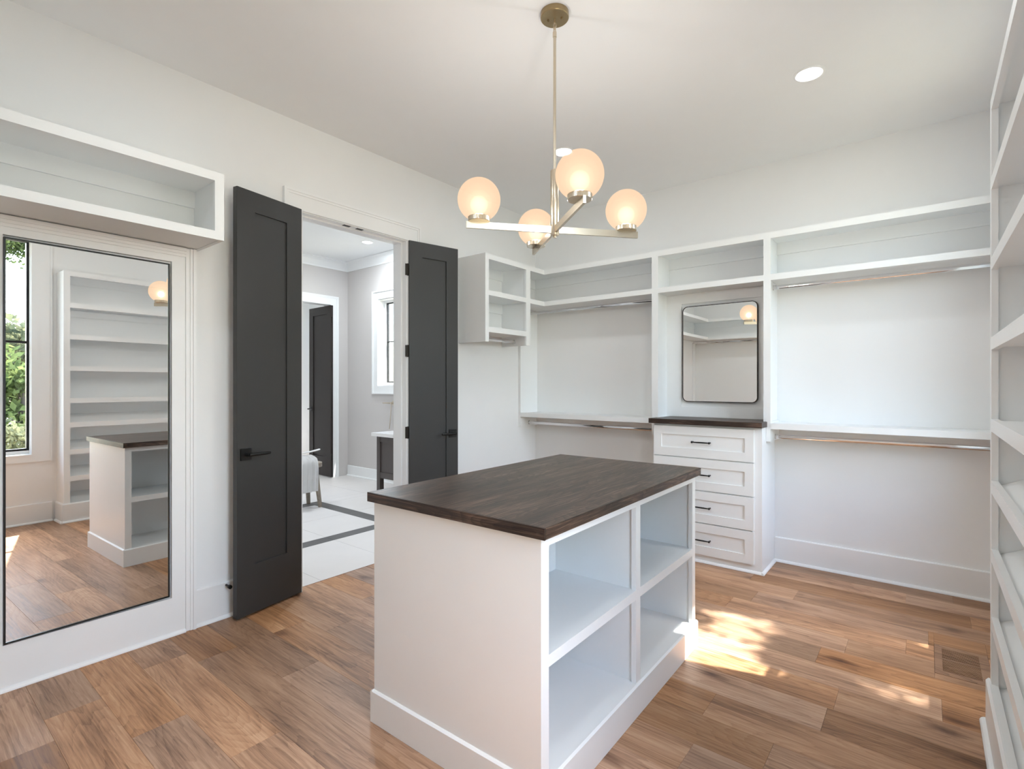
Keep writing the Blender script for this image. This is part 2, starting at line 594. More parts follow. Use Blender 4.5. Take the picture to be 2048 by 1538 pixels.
baseboard('baseboard_left', 'Y', 2.765, BY, WX, 1, .20, 'white baseboard right of the double doorway')
baseboard('baseboard_left', 'Y', 1.137, 1.618, WX, 1, .205, 'white baseboard between mirror surround and left door')
baseboard('baseboard_back', 'X', -0.902, RX, BY, -1, .185, 'tall white baseboard under the right hanging bay')
baseboard('baseboard_back', 'X', WX + .017, -1.706, BY, -1, .185, 'white baseboard hidden behind the island, left of the drawers')
baseboard('baseboard_right', 'Y', FY, 1.343, RX, -1, .19, 'white baseboard below the window in the big mirror')
baseboard('baseboard_front', 'X', WX + .03, RX - .017, FY, 1, .19, 'white baseboard on the wall behind the viewer')
baseboard('baseboard_right', 'Y', 2.775, BY - .017, RX, -1, .19, 'white baseboard hidden beyond the shoe shelves')

# ------------------------------------------------------------------ double doorway: jamb, casings
bm = bmesh.new()
bx(bm, BX - .002, WX + .002, 1.753, 1.773, 0, 2.476)
bx(bm, BX - .002, WX + .002, 2.633, 2.653, 0, 2.476)
bx(bm, BX - .002, WX + .002, 1.773, 2.633, 2.456, 2.476)
# rebate stops
bx(bm, BX + .03, WX - .045, 1.773, 1.785, 0, 2.456)
bx(bm, BX + .03, WX - .045, 2.621, 2.633, 0, 2.456)
bx(bm, BX + .03, WX - .045, 1.785, 2.621, 2.444, 2.456)
jamb = structure('trim_1', bm, M_TRIM, 'white jamb lining of the open double doorway', 'door jamb', bevel=.001)
for y in (2.09, 2.197):
    box('catch_plate', (-3.197, -3.170, y, y + .052, 2.4535, 2.4562), M_BLACK, jamb, bevel=0.0005)


def casing(name, plane, face, s, u0, u1, z1, w, label, z0=0.0, bottom=False):
    """door or window casing: flat board with a stepped back band outside"""
    bm = bmesh.new()
    def B(a0, a1, c0, c1, d):
        if plane == 'X': bx(bm, face, face + s * d, a0, a1, c0, c1)
        else: bx(bm, a0, a1, face, face + s * d, c0, c1)
    t1, t2, t3 = .016, .021, .026
    zb = z0 + w if bottom else z0
    for (wa, wb, t) in ((0, w - .03, t1), (w - .03, w - .015, t2), (w - .015, w, t3)):
        B(u0 - wb, u0 - wa, (zb - (wb if bottom else 0)) if bottom else z0, z1 + wb, t)
        B(u1 + wa, u1 + wb, (zb - (wb if bottom else 0)) if bottom else z0, z1 + wb, t)
        B(u0 - wa, u1 + wa, z1 + wa, z1 + wb, t)
        if bottom:
            B(u0 - wa, u1 + wa, zb - wb, zb - wa, t)
    return structure(name, bm, M_TRIM, label, 'casing', bevel=.0012)


casing('trim_2', 'X', WX, 1, 1.767, 2.639, 2.462, .125, 'wide white stepped casing around the double doorway')
casing('trim_3', 'X', BX, -1, 1.767, 2.639, 2.462, .10, 'white casing on the bathroom side of the doorway')

# ------------------------------------------------------------------ doors
def hinge(parent, x, y, z, name='hinge', plate=None):
    bm = bmesh.new()
    tube(bm, [(x, y, z - .047), (x, y, z + .047)], .0065, 10)
    if plate:
        bx(bm, *plate(x, y, z))
    return finish(name, bm, M_HINGE, parent, bevel=0)


def shaker_leaf(parent, w, h, mat, hinge_left=True, stile=.113, top=.118, bot=.295, th=.035, rec=.009):
    """local: x along the leaf from the hinge, y = 0 front face, y = +th back face (into local +y); z up from .012"""
    z0 = .014
    bm = bmesh.new()
    bx(bm, 0, stile, 0, th, z0, h)
    bx(bm, w - stile + .003, w, 0, th, z0, h)
    bx(bm, stile, w - stile + .003, 0, th, h - top, h)
    bx(bm, stile, w - stile + .003, 0, th, z0, bot)
    finish('door_frame', bm, mat, parent, local=True, bevel=.0012)
    bm = bmesh.new()
    bx(bm, stile - .004, w - stile + .007, rec, th - rec, bot - .004, h - top + .004)
    finish('door_panel', bm, mat, parent, local=True)


def lever(parent, x, z, d, th, both=True):
    """x centre of the rose; d = direction of lever along local x"""
    bm = bmesh.new()
    bx(bm, x - .033, x + .033, -.008, -.0005, z - .033, z + .033)
    rose = finish('handle', bm, M_BLACK, parent, local=True, bevel=.001)
    bm = bmesh.new()
    tube(bm, [(x, -.008, z), (x, -.045, z)], .011, 12)
    tube(bm, [(x - d * .008, -.047, z), (x + d * .02, -.050, z), (x + d * .10, -.050, z), (x + d * .125, -.049, z)], [.009, .0095, .0095, .007], 12)
    o = finish('lever', bm, M_BLACK, None, local=True, smooth=True)
    o.parent = rose
    WM[o.name] = WM[rose.name]


def leaf(name, hx, hy, ex, ey, w, h, mat, label, flip=False, hz=(0.335, 0.967, 1.601, 2.233), lz=.94, th=.035):
    """front face runs from hinge (hx,hy) to free edge (ex,ey); local -y must point to the viewer"""
    ang = math.atan2(ey - hy, ex - hx)
    t = thing(name, label, 'door', (hx, hy, 0), ang, kind='structure')
    return t, ang


def build_leaf(name, x0, y0, x1, y1, h, mat, label, hinge_at_start, handle_at, hz, lz=.94, th=.035, backth=1):
    """front face line from (x0,y0) to (x1,y1), viewer on the local -y side"""
    t, ang = leaf(name, x0, y0, x1, y1, 0, h, mat, label)
    w = math.hypot(x1 - x0, y1 - y0)
    shaker_leaf(t, w, h, mat, th=th)
    for z in hz:
        bm = bmesh.new()
        if hinge_at_start:
            tube(bm, [(-.006, th * .35, z - .047), (-.006, th * .35, z + .047)], .0065, 10)
            bx(bm, -.028, -.006, th * .35 - .002, th * .35 + .003, z - .045, z + .045)
        elif name == 'door_1':
            tube(bm, [(w - .004, th + .005, z - .047), (w - .004, th + .005, z + .047)], .0055, 10)
            bx(bm, w - .03, w - .004, th + .0005, th + .003, z - .045, z + .045)
        else:
            tube(bm, [(w + .006, .004, z - .047), (w + .006, .004, z + .047)], .0075, 10)
            bx(bm, w + .006, w + .034, .002, .006, z - .045, z + .045)
        finish('hinge', bm, M_HINGE, t, local=True, smooth=False)
    lx = w - .052 if hinge_at_start else .052
    lever(t, lx, lz, -1 if hinge_at_start else 1, th)
    return t


HZ = (0.335, 0.967, 1.601, 2.233)
# left leaf: free edge at (-3.033,1.311), hinge at (-3.118,1.745); viewer (camera) lies towards +X
build_leaf('door_1', -3.033, 1.311, -3.118, 1.745, 2.46, M_DOOR, 'charcoal shaker door leaf folded open left of the doorway', False, None, (0.335, 0.967, 1.601, 2.233))
build_leaf('door_2', -3.132, 2.640, -3.030, 3.070, 2.46, M_DOOR, 'charcoal shaker door leaf folded open right of the doorway', True, None, HZ)

# door stop on the baseboard behind the left leaf
bm = bmesh.new()
tube(bm, [(WX + .015, 1.300, .187), (WX + .062, 1.300, .187)], .006, 10)
tube(bm, [(WX + .055, 1.300, .187), (WX + .072, 1.300, .187)], .011, 12)
tag(finish('door_stop', bm, M_BLACK, smooth=True), 'small black door stop on the baseboard beside the left door', 'door stop')

# ------------------------------------------------------------------ windows of the dressing room
def tall_window(name, y0, y1, label, cw=.145):
    z0, z1 = WZ
    w = thing(name, label, 'window', (RX + .08, (y0 + y1) / 2, z0), kind='structure')
    bm = bmesh.new()   # white jamb lining
    frame_ring(bm, y0, y1, z0, z1, .014, RX - .001, RX + .159, 'X')
    finish('window_jamb', bm, M_TRIM, w, bevel=.001)
    bm = bmesh.new()   # black steel frame
    frame_ring(bm, y0 + .014, y1 - .014, z0 + .045, z1 - .014, .020, RX + .03, RX + .07, 'X')
    finish('window_frame', bm, M_BLACK, w, bevel=.001)
    bm = bmesh.new()   # white sill riser under the black frame
    bx(bm, RX + .032, RX + .159, y0 + .014, y1 - .014, z0 + .014, z0 + .0448)
    finish('window_sill', bm, M_TRIM, w, bevel=.001)
    box('mullion', (RX + .032, RX + .068, y0 + .034, y1 - .034, 1.735, 1.757), M_BLACK, w)
    for a, b in ((z0 + .065, 1.735), (1.757, z1 - .034)):
        box('pane', (RX + .048, RX + .052, y0 + .034, y1 - .034, a, b), M_GLASS, w, bevel=0)
    bm = bmesh.new()
    face = RX
    for (a0, a1, c0, c1) in ((y0 - cw, y0, z0 - .065, z1 + cw), (y1, y1 + cw, z0 - .065, z1 + cw), (y0, y1, z1, z1 + cw), (y0, y1, z0 - .065, z0)):
        bx(bm, face - .018, face, a0, a1, c0, c1)
    bx(bm, face - .026, face - .018, y0 - cw, y0 - cw + .014, z0 - .065, z1 + cw)
    bx(bm, face - .026, face - .018, y1 + cw - .014, y1 + cw, z0 - .065, z1 + cw)
    finish('window_casing', bm, M_TRIM, w, bevel=.001)
    bm = bmesh.new()
    frame_ring(bm, y0 - .004, y1 + .004, z0 - .004, z1 + .004, .012, face - .024, face - .0185, 'X')
    finish('window_bead', bm, M_TRIM, w, bevel=.001)
    return w


tall_window('window_1', *W1, 'tall black-framed window reflected at the left of the big mirror')
tall_window('window_2', *W2, 'tall black-framed window hidden beyond the shoe shelves', cw=.075)

# ================================================================== BUILT-INS
LABEL_OF = {}

# ------------------------------------------------------------------ big wall mirror and its surround
bm = bmesh.new()
SX0, SX1 = WX, -3.140
MY0, MY1, MZ0, MZ1 = 0.377, 1.015, 0.209, 1.983
bx(bm, SX0, SX1, FY + .16, MY0 - .001, 0.0, 2.078)
bx(bm, SX0, SX1, MY1 + .008, 1.088, 0.0, 2.078)
bx(bm, SX0, SX1, MY0 - .001, MY1 + .008, 0.0, MZ0 - .008)
bx(bm, SX0, SX1, MY0 - .001, MY1 + .008, MZ1 + .012, 2.078)
bx(bm, SX0, SX0 + .003, MY0 - .001, MY1 + .008, MZ0 - .008, MZ1 + .012)
sur = structure('trim_4', bm, M_TRIM, 'flat white panel surround of the big wall mirror', 'panelling', bevel=.001)
bm = bmesh.new()
for a, b, t in ((1.0885, 1.108, .006), (1.108, 1.122, .011), (1.122, 1.136, .017)):
    bx(bm, SX0, SX1 + t, a, b, 0.001, 2.078)
for a, b, t in ((2.03, 2.045, .006), (2.045, 2.06, .011), (2.06, 2.078, .017)):
    bx(bm, SX1, SX1 + t, FY + .16, 1.088, a, b)
finish('edge_moulding', bm, M_TRIM, sur, bevel=.001)
bm = bmesh.new()
prism(bm, shoe_profile(SX1 - .0005, 1, 'Y'), FY + .16, 1.086, 'Y')
finish('shoe_moulding', bm, M_TRIM, sur)
# the glass hangs a degree and a half out of true, as its reflections show
t = thing('wall_mirror', 'tall rectangular mirror with thin black frame on the left wall', 'mirror', (-3.140, .696, MZ0), R(1.5))
hw, mh = (MY1 - MY0) / 2, MZ1 - MZ0
bm = bmesh.new()
frame_ring(bm, -hw, hw, 0, mh, .0065, -.010, .004, 'X')
finish('mirror_frame', bm, M_BLACK, t, local=True, bevel=.0006)
box('mirror_glass', (-.008, 0, -hw + .006, hw - .006, .006, mh - .006), M_MIRROR, t, local=True, bevel=0)

ST = .044    # stile width
# ------------------------------------------------------------------ upper shelf box over the mirror
t = thing('wall_shelf', 'long white open shelf box high above the big mirror', 'shelf', (-3.0, .4, 2.08))
LY0, LY1 = FY + .285, 1.158
box('top_board', (WX + .001, -2.847, FY + .001, LY1 - .02, 2.398, 2.424), M_CAB, t)
box('bottom_board', (WX + .001, -2.847, FY + .001, LY1 - .02, 2.083, 2.121), M_CAB, t)
box('end_panel', (WX + .001, -2.847, LY1 - .02, LY1, 2.080, 2.424), M_CAB, t)
box('top_rail', (-2.847, -2.827, LY0 - .02, LY1 - ST, 2.379, 2.424), M_CAB, t)
box('bottom_rail', (-2.847, -2.827, LY0 - .02, LY1 - ST, 2.080, 2.123), M_CAB, t)
box('stile', (-2.847, -2.827, LY1 - ST, LY1, 2.080, 2.424), M_CAB, t)
box('cleat', (WX + .001, WX + .013, FY + .001, LY1 - .02, 2.31, 2.398), M_CAB, t)

# shelves on the wall behind the viewer, seen in the small mirror
t = thing('wall_shelf', 'white open shelf box seen only in the small dresser mirror', 'shelf', (-1.4, FY + .15, 2.08))
box('top_board', (-2.847, RX - .001, FY + .001, FY + .265, 2.398, 2.424), M_CAB, t)
box('bottom_board', (-2.847, RX - .001, FY + .001, FY + .265, 2.083, 2.121), M_CAB, t)
box('top_rail', (-2.827, RX - .001, FY + .265, FY + .285, 2.379, 2.424), M_CAB, t)
box('bottom_rail', (-2.827, RX - .001, FY + .265, FY + .285, 2.080, 2.123), M_CAB, t)
box('cleat', (WX + .014, RX - .001, FY + .001, FY + .013, 2.31, 2.398), M_CAB, t)
box('side_cleat', (WX + .001, WX + .024, FY + .001, FY + .13, 0.93, 2.08), M_CAB, t)


def rod(name, x0, x1, y, z, label, axis='X', group=None):
    r = thing(name, label, 'clothes rail', ((x0 + x1) / 2, y, z) if axis == 'X' else (y, (x0 + x1) / 2, z), group=group)
    bm = bmesh.new()
    n = 20
    def P(tt, a):
        # oval section 30 x 15 mm
        c, s_ = math.cos(a), math.sin(a)
        return (tt, y + .0075 * c, z + .009 * max(-1, min(1, s_ * 1.3)) + .006 * s_) if axis == 'X' else (y + .0075 * c, tt, z + .009 * max(-1, min(1, s_ * 1.3)) + .006 * s_)
    A = [bm.verts.new(P(x0 + .004, 2 * math.pi * i / n)) for i in range(n)]
    B = [bm.verts.new(P(x1 - .004, 2 * math.pi * i / n)) for i in range(n)]
    for i in range(n):
        bm.faces.new((A[i], A[(i + 1) % n], B[(i + 1) % n], B[i]))
    bm.faces.new(A[::-1]); bm.faces.new(B)
    finish('rail_tube', bm, M_CHROME, r, smooth=True)
    for xe, d in ((x0, 1), (x1, -1)):
        if axis == 'X':
            box('end_socket', [(xe, xe + d * .004, y - .011, y + .011, z - .019, z + .019)], M_CHROME, r, bevel=.001)
        else:
            box('end_socket', [(y - .011, y + .011, xe, xe + d * .004, z - .019, z + .019)], M_CHROME, r, bevel=.001)
    return r


rod('clothes_rail', WX + .025, RX - .05, FY + .14, 2.052, 'chrome clothes rail seen only in the small dresser mirror')

# ------------------------------------------------------------------ corner cubby on the left wall
CF = -2.85
CY0, CYD, CF2 = 3.209, 3.770, 4.053   # outer side, divider, front line of the back-wall cabinets
T0, T1 = 2.388, 2.433                  # top rail
S0, S1 = 2.088, 2.130                  # shelf rail
t = thing('corner_cubby', 'small white two-hole cubby hung beside the right door', 'shelf unit', (-3.0, 3.5, 1.697))
box('side_panel', (WX + .001, CF - .02, CY0, CY0 + .02, 1.697, T1), M_CAB, t)
box('divider_panel', (WX + .001, CF - .02, CYD + .025, CYD + .045, 1.697, T1 - .022), M_CAB, t)
box('top_board', (WX + .001, CF - .02, CY0 + .02, BY - .001, T1 - .022, T1), M_CAB, t)
box('shelf', (WX + .001, CF - .02, CY0 + .02, CYD + .025, S0 + .006, S1 - .004), M_CAB, t)
box('shelf', (WX + .001, CF - .02, CYD + .045, BY - .001, S0 + .006, S1 - .004), M_CAB, t)
box('shelf', (WX + .001, CF - .02, CY0 + .02, CYD + .025, 1.786, 1.820), M_CAB, t)
box('stile', (CF - .02, CF, CY0, CY0 + ST, 1.697, T1), M_CAB, t)
box('stile', (CF - .02, CF, CYD, CYD + .062, 1.697, T0), M_CAB, t)
box('top_rail', (CF - .02, CF, CY0 + ST, CF2, T0, T1), M_CAB, t)
box('shelf_rail', (CF - .02, CF, CY0 + ST, CYD, S0, S1), M_CAB, t)
box('shelf_rail', (CF - .02, CF, CYD + .062, CF2, S0, S1), M_CAB, t)
box('shelf_rail', (CF - .02, CF, CY0 + ST, CYD, 1.779, 1.824), M_CAB, t)
for za, zb in ((2.32, T1 - .022), (2.005, S0 + .006)):
    box('cleat', (WX + .001, WX + .013, CY0 + .02, CYD + .025, za, zb), M_CAB, t)
box('cleat', (WX + .001, WX + .013, CYD + .045, BY - .001, 2.32, T1 - .022), M_CAB, t)
rod('clothes_rail', CY0 + .021, CYD + .024, -3.01, 1.738, 'short chrome rail under the corner cubby', axis='Y')
box_o = box('wall_panel', (WX + .001, -3.135, 4.053, BY - .001, 0.926, S0 + .005), M_CAB)
tag(box_o, 'narrow white side panel in the corner beneath the cubby', 'panel')

# ------------------------------------------------------------------ back-wall cabinets: top run with two posts
P1 = (-1.768, -1.714); P2 = (-0.919, -0.872)
t = thing('closet_shelving', 'white open upper shelving with two posts along the end wall', 'shelving', (-1.3, 4.2, 1.07))
box('top_board', (CF - .02, RX - .001, CF2 + .02, BY - .001, T1 - .022, T1 - .0005), M_CAB, t)
box('top_rail', (CF, RX - .001, CF2, CF2 + .02, T0, T1), M_CAB, t)
for p in (P1, P2):
    mid = (p[0] + p[1]) / 2
    box('post', (mid - .01, mid + .01, CF2 + .02, BY - .001, 1.073, T1 - .022), M_CAB, t)
    box('stile', (p[0], p[1], CF2, CF2 + .02, 1.073, T0), M_CAB, t)
box('stile_foot', (P1[0], -1.7065, CF2, BY - .001, .930, 1.073), M_CAB, t)
box('stile_foot', (-.9015, P2[1], CF2, BY - .001, .930, 1.073), M_CAB, t)
for a, b in ((CF, P1[0]), (P1[1], P2[0]), (P2[1], RX - .001)):
    box('shelf_rail', (a, b, CF2, CF2 + .02, S0, S1), M_CAB, t)
m1, m2 = sum(P1) / 2, sum(P2) / 2
for a, b in ((CF - .02, m1 - .01), (m1 + .01, m2 - .01), (m2 + .01, RX - .001)):
    box('shelf', (a, b, CF2 + .02, BY - .001, S0 + .006, S1 - .004), M_CAB, t)
for a, b in ((WX + .014, m1 - .01), (m1 + .01, m2 - .01), (m2 + .01, RX - .001)):
    box('cleat', (a, b, BY - .014, BY - .001, 2.322, T1 - .022), M_CAB, t)

# panel with the recess that holds the small mirror
t2 = thing('mirror_panel', 'white recessed back panel around the small dresser mirror', 'panel', (-1.3, 4.3, 1.073))
fr = (-1.604, -0.985, 1.157, 2.012)
bm = bmesh.new()
bx(bm, m1 + .0105, fr[0], 4.28, 4.292, 1.073, S0 + .005)
bx(bm, fr[1], m2 - .0105, 4.28, 4.292, 1.073, S0 + .005)
bx(bm, fr[0], fr[1], 4.28, 4.292, 1.073, fr[2])
bx(bm, fr[0], fr[1], 4.28, 4.292, fr[3], S0 + .005)
finish('panel_frame', bm, M_CAB, t2, bevel=.001)
box('panel_back', (m1 + .0105, m2 - .0105, 4.292, BY - .015, 1.073, S0 + .005), M_CAB, t2, bevel=0)


def rounded_rect(x0, x1, z0, z1, r, n=8):
    pts = []
    for cx, cz, a0 in ((x1 - r, z1 - r, 0), (x0 + r, z1 - r, 90), (x0 + r, z0 + r, 180), (x1 - r, z0 + r, 270)):
        for i in range(n + 1):
            a = R(a0 + 90 * i / n)
            pts.append((cx + r * math.cos(a), cz + r * math.sin(a)))
    return pts


t = thing('dresser_mirror', 'small rounded-corner mirror with dark frame above the drawer chest', 'mirror', (-1.3, 4.28, 1.2))
o_, i_ = rounded_rect(-1.589, -1.007, 1.198, 1.985, .042), rounded_rect(-1.584, -1.012, 1.203, 1.980, .038)
bm = bmesh.new()
f0 = [bm.verts.new((x, 4.262, z)) for x, z in o_]; f1 = [bm.verts.new((x, 4.262, z)) for x, z in i_]
b0 = [bm.verts.new((x, 4.2915, z)) for x, z in o_]; b1 = [bm.verts.new((x, 4.2915, z)) for x, z in i_]
n = len(o_)
for i in range(n):
    j = (i + 1) % n
    bm.faces.new((f0[i], f0[j], f1[j], f1[i])); bm.faces.new((f0[i], b0[i], b0[j], f0[j]))
    bm.faces.new((f1[i], f1[j], b1[j], b1[i])); bm.faces.new((b0[i], b1[i], b1[j], b0[j]))
finish('mirror_frame', bm, M_HINGE, t)
bm = bmesh.new()
a_ = [bm.verts.new((x, 4.2645, z)) for x, z in i_]; c_ = [bm.verts.new((x, 4.290, z)) for x, z in i_]
bm.faces.new(a_[::-1]); bm.faces.new(c_)
for i in range(n):
    j = (i + 1) % n
    bm.faces.new((a_[i], a_[j], c_[j], c_[i]))
finish('mirror_glass', bm, M_MIRROR, t)

# lower hanging shelves
for nm, x0, x1, lb in (('hanging_shelf', -3.134, P1[0] - .0005, 'thick white shelf above the lower rail, left of the drawer chest'),
                       ('hanging_shelf', P2[1] + .0005, RX - .001, 'thick white shelf above the lower rail, right of the drawer chest')):
    t = thing(nm, lb, 'shelf', ((x0 + x1) / 2, 4.2, 1.02))
    box('shelf_board', (x0, x1, 4.07, BY - .014, 1.027, 1.060), M_CAB, t)
    box('front_rail', (x0, x1, 4.05, 4.07, 1.021, 1.063), M_CAB, t)
    box('cleat', (x0, x1, BY - .014, BY - .001, .935, 1.060), M_CAB, t)

RY = 4.19
rod('clothes_rail', -3.134, -1.7515, RY, 2.054, 'chrome clothes rail under the upper shelf, left of the small mirror')
rod('clothes_rail', -.8855, RX - .001, RY, 2.054, 'chrome clothes rail under the upper shelf, right of the small mirror')
rod('clothes_rail', -3.134, P1[0] - .001, RY, .958, 'lower chrome clothes rail left of the drawer chest')
rod('clothes_rail', P2[1] + .001, RX - .001, RY, .958, 'lower chrome clothes rail right of the drawer chest')

# ------------------------------------------------------------------ drawer chest
DX0, DX1, DF = -1.705, -0.903, 3.943
t = thing('drawer_chest', 'white built-in chest of four shaker drawers under the small mirror', 'drawers', (-1.3, 4.1, 0))
box('side_panel', (DX0, DX0 + .02, DF + .02, BY - .001, 0.001, 1.034), M_CAB, t)
box('side_panel', (DX1 - .02, DX1, DF + .02, BY - .001, 0.001, 1.034), M_CAB, t)
bm = bmesh.new()
bx(bm, DX0, DX0 + .012, DF, DF + .02, .001, 1.034)
bx(bm, DX1 - .05, DX1, DF, DF + .02, .001, 1.034)
for za, zb in ((.001, .063), (.291, .307), (.534, .548), (.776, .790), (1.016, 1.034)):
    bx(bm, DX0 + .012, DX1 - .05, DF, DF + .02, za, zb)
finish('face_frame', bm, M_CAB, t, bevel=.001)
box('carcass_back', (DX0 + .02, DX1 - .02, DF + .3, DF + .31, .02, 1.03), M_CAB, t, bevel=0)
box('top_board', (DX0 + .02, DX1 - .02, DF + .02, BY - .001, 1.016, 1.034), M_CAB, t, bevel=0)
bm = bmesh.new()
prism(bm, shoe_profile(DF + .0005, -1, 'X'), DX0 - .0, DX1 + .017, 'X')
prism(bm, shoe_profile(DX1 - .0005, 1, 'Y'), DF - .017, BY - .034, 'Y')
finish('shoe_moulding', bm, M_TRIM, t)
X0, X1 = -1.693, -.953
for z0, z1, hz in ((.788, 1.018, .905), (.546, .779, .663), (.304, .537, .419), (.063, .295, .174)):
    bm = bmesh.new()
    frame_ring(bm, X0, X1, z0, z1, .060, DF - .019, DF - .0005, 'Y', wb=.065, wt=.063)
    d = finish('drawer', bm, M_CAB, t, bevel=.0012)
    box('drawer_panel', (X0 + .058, X1 - .058, DF - .011, DF - .002, z0 + .062, z1 - .06), M_CAB, d, bevel=0)
    bm = bmesh.new()
    yb = DF - .011
    for hx_ in (-1.384, -1.257):
        tube(bm, [(hx_, yb, hz), (hx_, yb - .026, hz)], [.0055, .0045], 10)
        bmesh.ops.create_uvsphere(bm, u_segments=12, v_segments=8, radius=.0085, matrix=Matrix.Translation((hx_, yb - .029, hz)))
    tube(bm, [(-1.384, yb - .029, hz), (-1.34, yb - .029, hz), (-1.30, yb - .029, hz), (-1.257, yb - .029, hz)], [.004, .0055, .0055, .004], 10)
    finish('handle', bm, M_BLACK, d, smooth=True)
# notched around the posts
bm = bmesh.new()
bx(bm, -1.728, -.894, 3.90, CF2 - .001, 1.0345, 1.072)
bx(bm, -1.7125, -.9205, CF2 - .001, 4.2795, 1.0345, 1.072)
wt = finish('worktop', bm, M_TOPX, bevel=.0015)
tag(wt, 'dark stained wooden top on the drawer chest', 'worktop')

# ------------------------------------------------------------------ island
IX, IY, IR = -1.3226, 1.968, .0136
HX, HY = .403, .695
isl = thing('island_cabinet', 'white island cabinet with open cubby holes in the middle of the room', 'island', (IX, IY, 0), IR)


def ibox(name, dims, **k):
    return box(name, dims, M_CAB, isl, local=True, **k)


for s in (-1, 1):
    ya, yb = (-HY, -HY + .02) if s < 0 else (HY - .02, HY)
    ibox('end_panel', (-HX + .019, HX - .019, ya, yb, .001, .8745))
    for q in (-1, 1):
        xa, xb = sorted((q * HX, q * (HX - .019)))
        ibox('stile', (xa, xb, ya if s < 0 else yb - .042, (ya + .042) if s < 0 else yb, .001, .8745))
for q in (-1, 1):
    xa, xb = sorted((q * HX, q * (HX - .02)))
    ibox('stile', (xa, xb, -.020, .022, .127, .8745))
    for ya, yb in ((-HY + .042, -.020), (.022, HY - .042)):
        ibox('top_rail', (xa, xb, ya, yb, .843, .8745))
        ibox('shelf_rail', (xa, xb, ya, yb, .467, .505))
    xc, xd = sorted((q * (HX - .02), q * .008))
    for ya, yb in ((-HY + .02, -.009), (.011, HY - .02)):
        ibox('shelf', (xc, xd, ya, yb, .474, .503))
        ibox('bottom_board', (xc, xd, ya, yb, .095, .1265))
    ibox('divider_panel', (xc, xd, -.009, .011, .095, .8745))
ibox('back_panel', (-.008, .008, -HY + .02, HY - .02, .095, .8745), bevel=0)
# baseboard: four boards with a weathered (sloped) top
bo = .011
bm = bmesh.new()
for q in (-1, 1):
    f = q * HX
    prism(bm, [(f, .001), (f + q * bo, .001), (f + q * bo, .122), (f + q * bo * .3, .128), (f, .128)], -HY - bo, HY + bo, 'Y')
for s in (-1, 1):
    f = s * HY
    prism(bm, [(f, .001), (f + s * bo, .001), (f + s * bo, .122), (f + s * bo * .3, .128), (f, .128)], -HX, HX, 'X')
finish('baseboard', bm, M_CAB, isl, local=True)
for q in (-1, 1):
    xa, xb = sorted((q * HX, q * (HX - .02)))
    ibox('bottom_rail', (xa, xb, -HY + .042, HY - .042, .001, .1268))
itop = thing('island_worktop', 'large dark stained wooden top lying on the island', 'worktop', (IX, IY, .875), IR)
bm = bmesh.new()
OX, OY = .024, .016
bx(bm, -HX - OX, HX + OX, -HY - OY + .005, HY + OY - .005, 0, .0365)
es = [e for e in bm.edges]
bmesh.ops.bevel(bm, geom=es, offset=.0018, segments=2, affect='EDGES')
finish('top_slab', bm, M_TOP, itop, local=True)
for s in (-1, 1):
    ya, yb = sorted((s * (HY + OY), s * (HY + OY - .0052)))
    box('edge_band', (-HX - OX, HX + OX, ya, yb, 0, .0365), M_TOPX, itop, local=True, bevel=.0012)

# ------------------------------------------------------------------ tall shoe-shelf unit on the right wall
UF, UY0, UY1, UT = .195, 1.376, 2.750, 2.445
t = thing('shoe_shelves', 'tall white shoe shelf unit at the right edge of the room', 'shelf unit', (.31, 1.97, 0))
box('side_panel', (UF + .02, RX - .001, UY0, UY0 + .02, .001, UT), M_CAB, t)
box('side_panel', (UF + .02, RX - .001, UY1 - .02, UY1, .001, UT), M_CAB, t)
box('stile', (UF, UF + .02, UY0, UY0 + .05, .001, UT), M_CAB, t)
box('stile', (UF, UF + .02, UY1 - .04, UY1, .001, UT), M_CAB, t)
box('top_board', (UF + .02, RX - .001, UY0 + .02, UY1 - .02, UT - .024, UT - .001), M_CAB, t)
box('back_panel', (RX - .008, RX - .001, UY0 + .02, UY1 - .02, .1, UT - .024), M_CAB, t, bevel=0)
ya, yb = UY0 + .05, UY1 - .04
box('top_rail', (UF, UF + .02, ya, yb, 2.398, UT), M_CAB, t)
box('bottom_rail', (UF, UF + .02, ya, yb, .001, .187), M_CAB, t)
flat = [(2.090, 2.138), (1.781, 1.829), (1.474, 1.522), (1.159, 1.207)]
slant = [(.922, .970), (.658, .706), (.398, .446)]
for z0, z1 in flat:
    box('shelf_rail', (UF, UF + .02, ya, yb, z0, z1), M_CAB, t)
    box('shelf', (UF + .02, RX - .008, UY0 + .02, UY1 - .02, z0 + .01, z1 - .006), M_CAB, t)
    box('cleat', (RX - .020, RX - .008, UY0 + .02, UY1 - .02, z0 - .07, z0 + .01), M_CAB, t)
box('cleat', (RX - .020, RX - .008, UY0 + .02, UY1 - .02, UT - .10, UT - .024), M_CAB, t)
for z0, z1 in slant:
    box('shelf_rail', (UF, UF + .02, ya, yb, z0, z1), M_CAB, t)
for z1 in (.970, .706, .446, .187):
    bm = bmesh.new()
    za, zb = z1 - .022, z1 + .075
    xa, xb = UF + .0205, RX - .009
    prism(bm, [(xa, za - .018), (xb, zb - .018), (xb, zb), (xa, za)], UY0 + .021, UY1 - .021, 'Y')
    finish('slanted_shelf', bm, M_CAB, t)
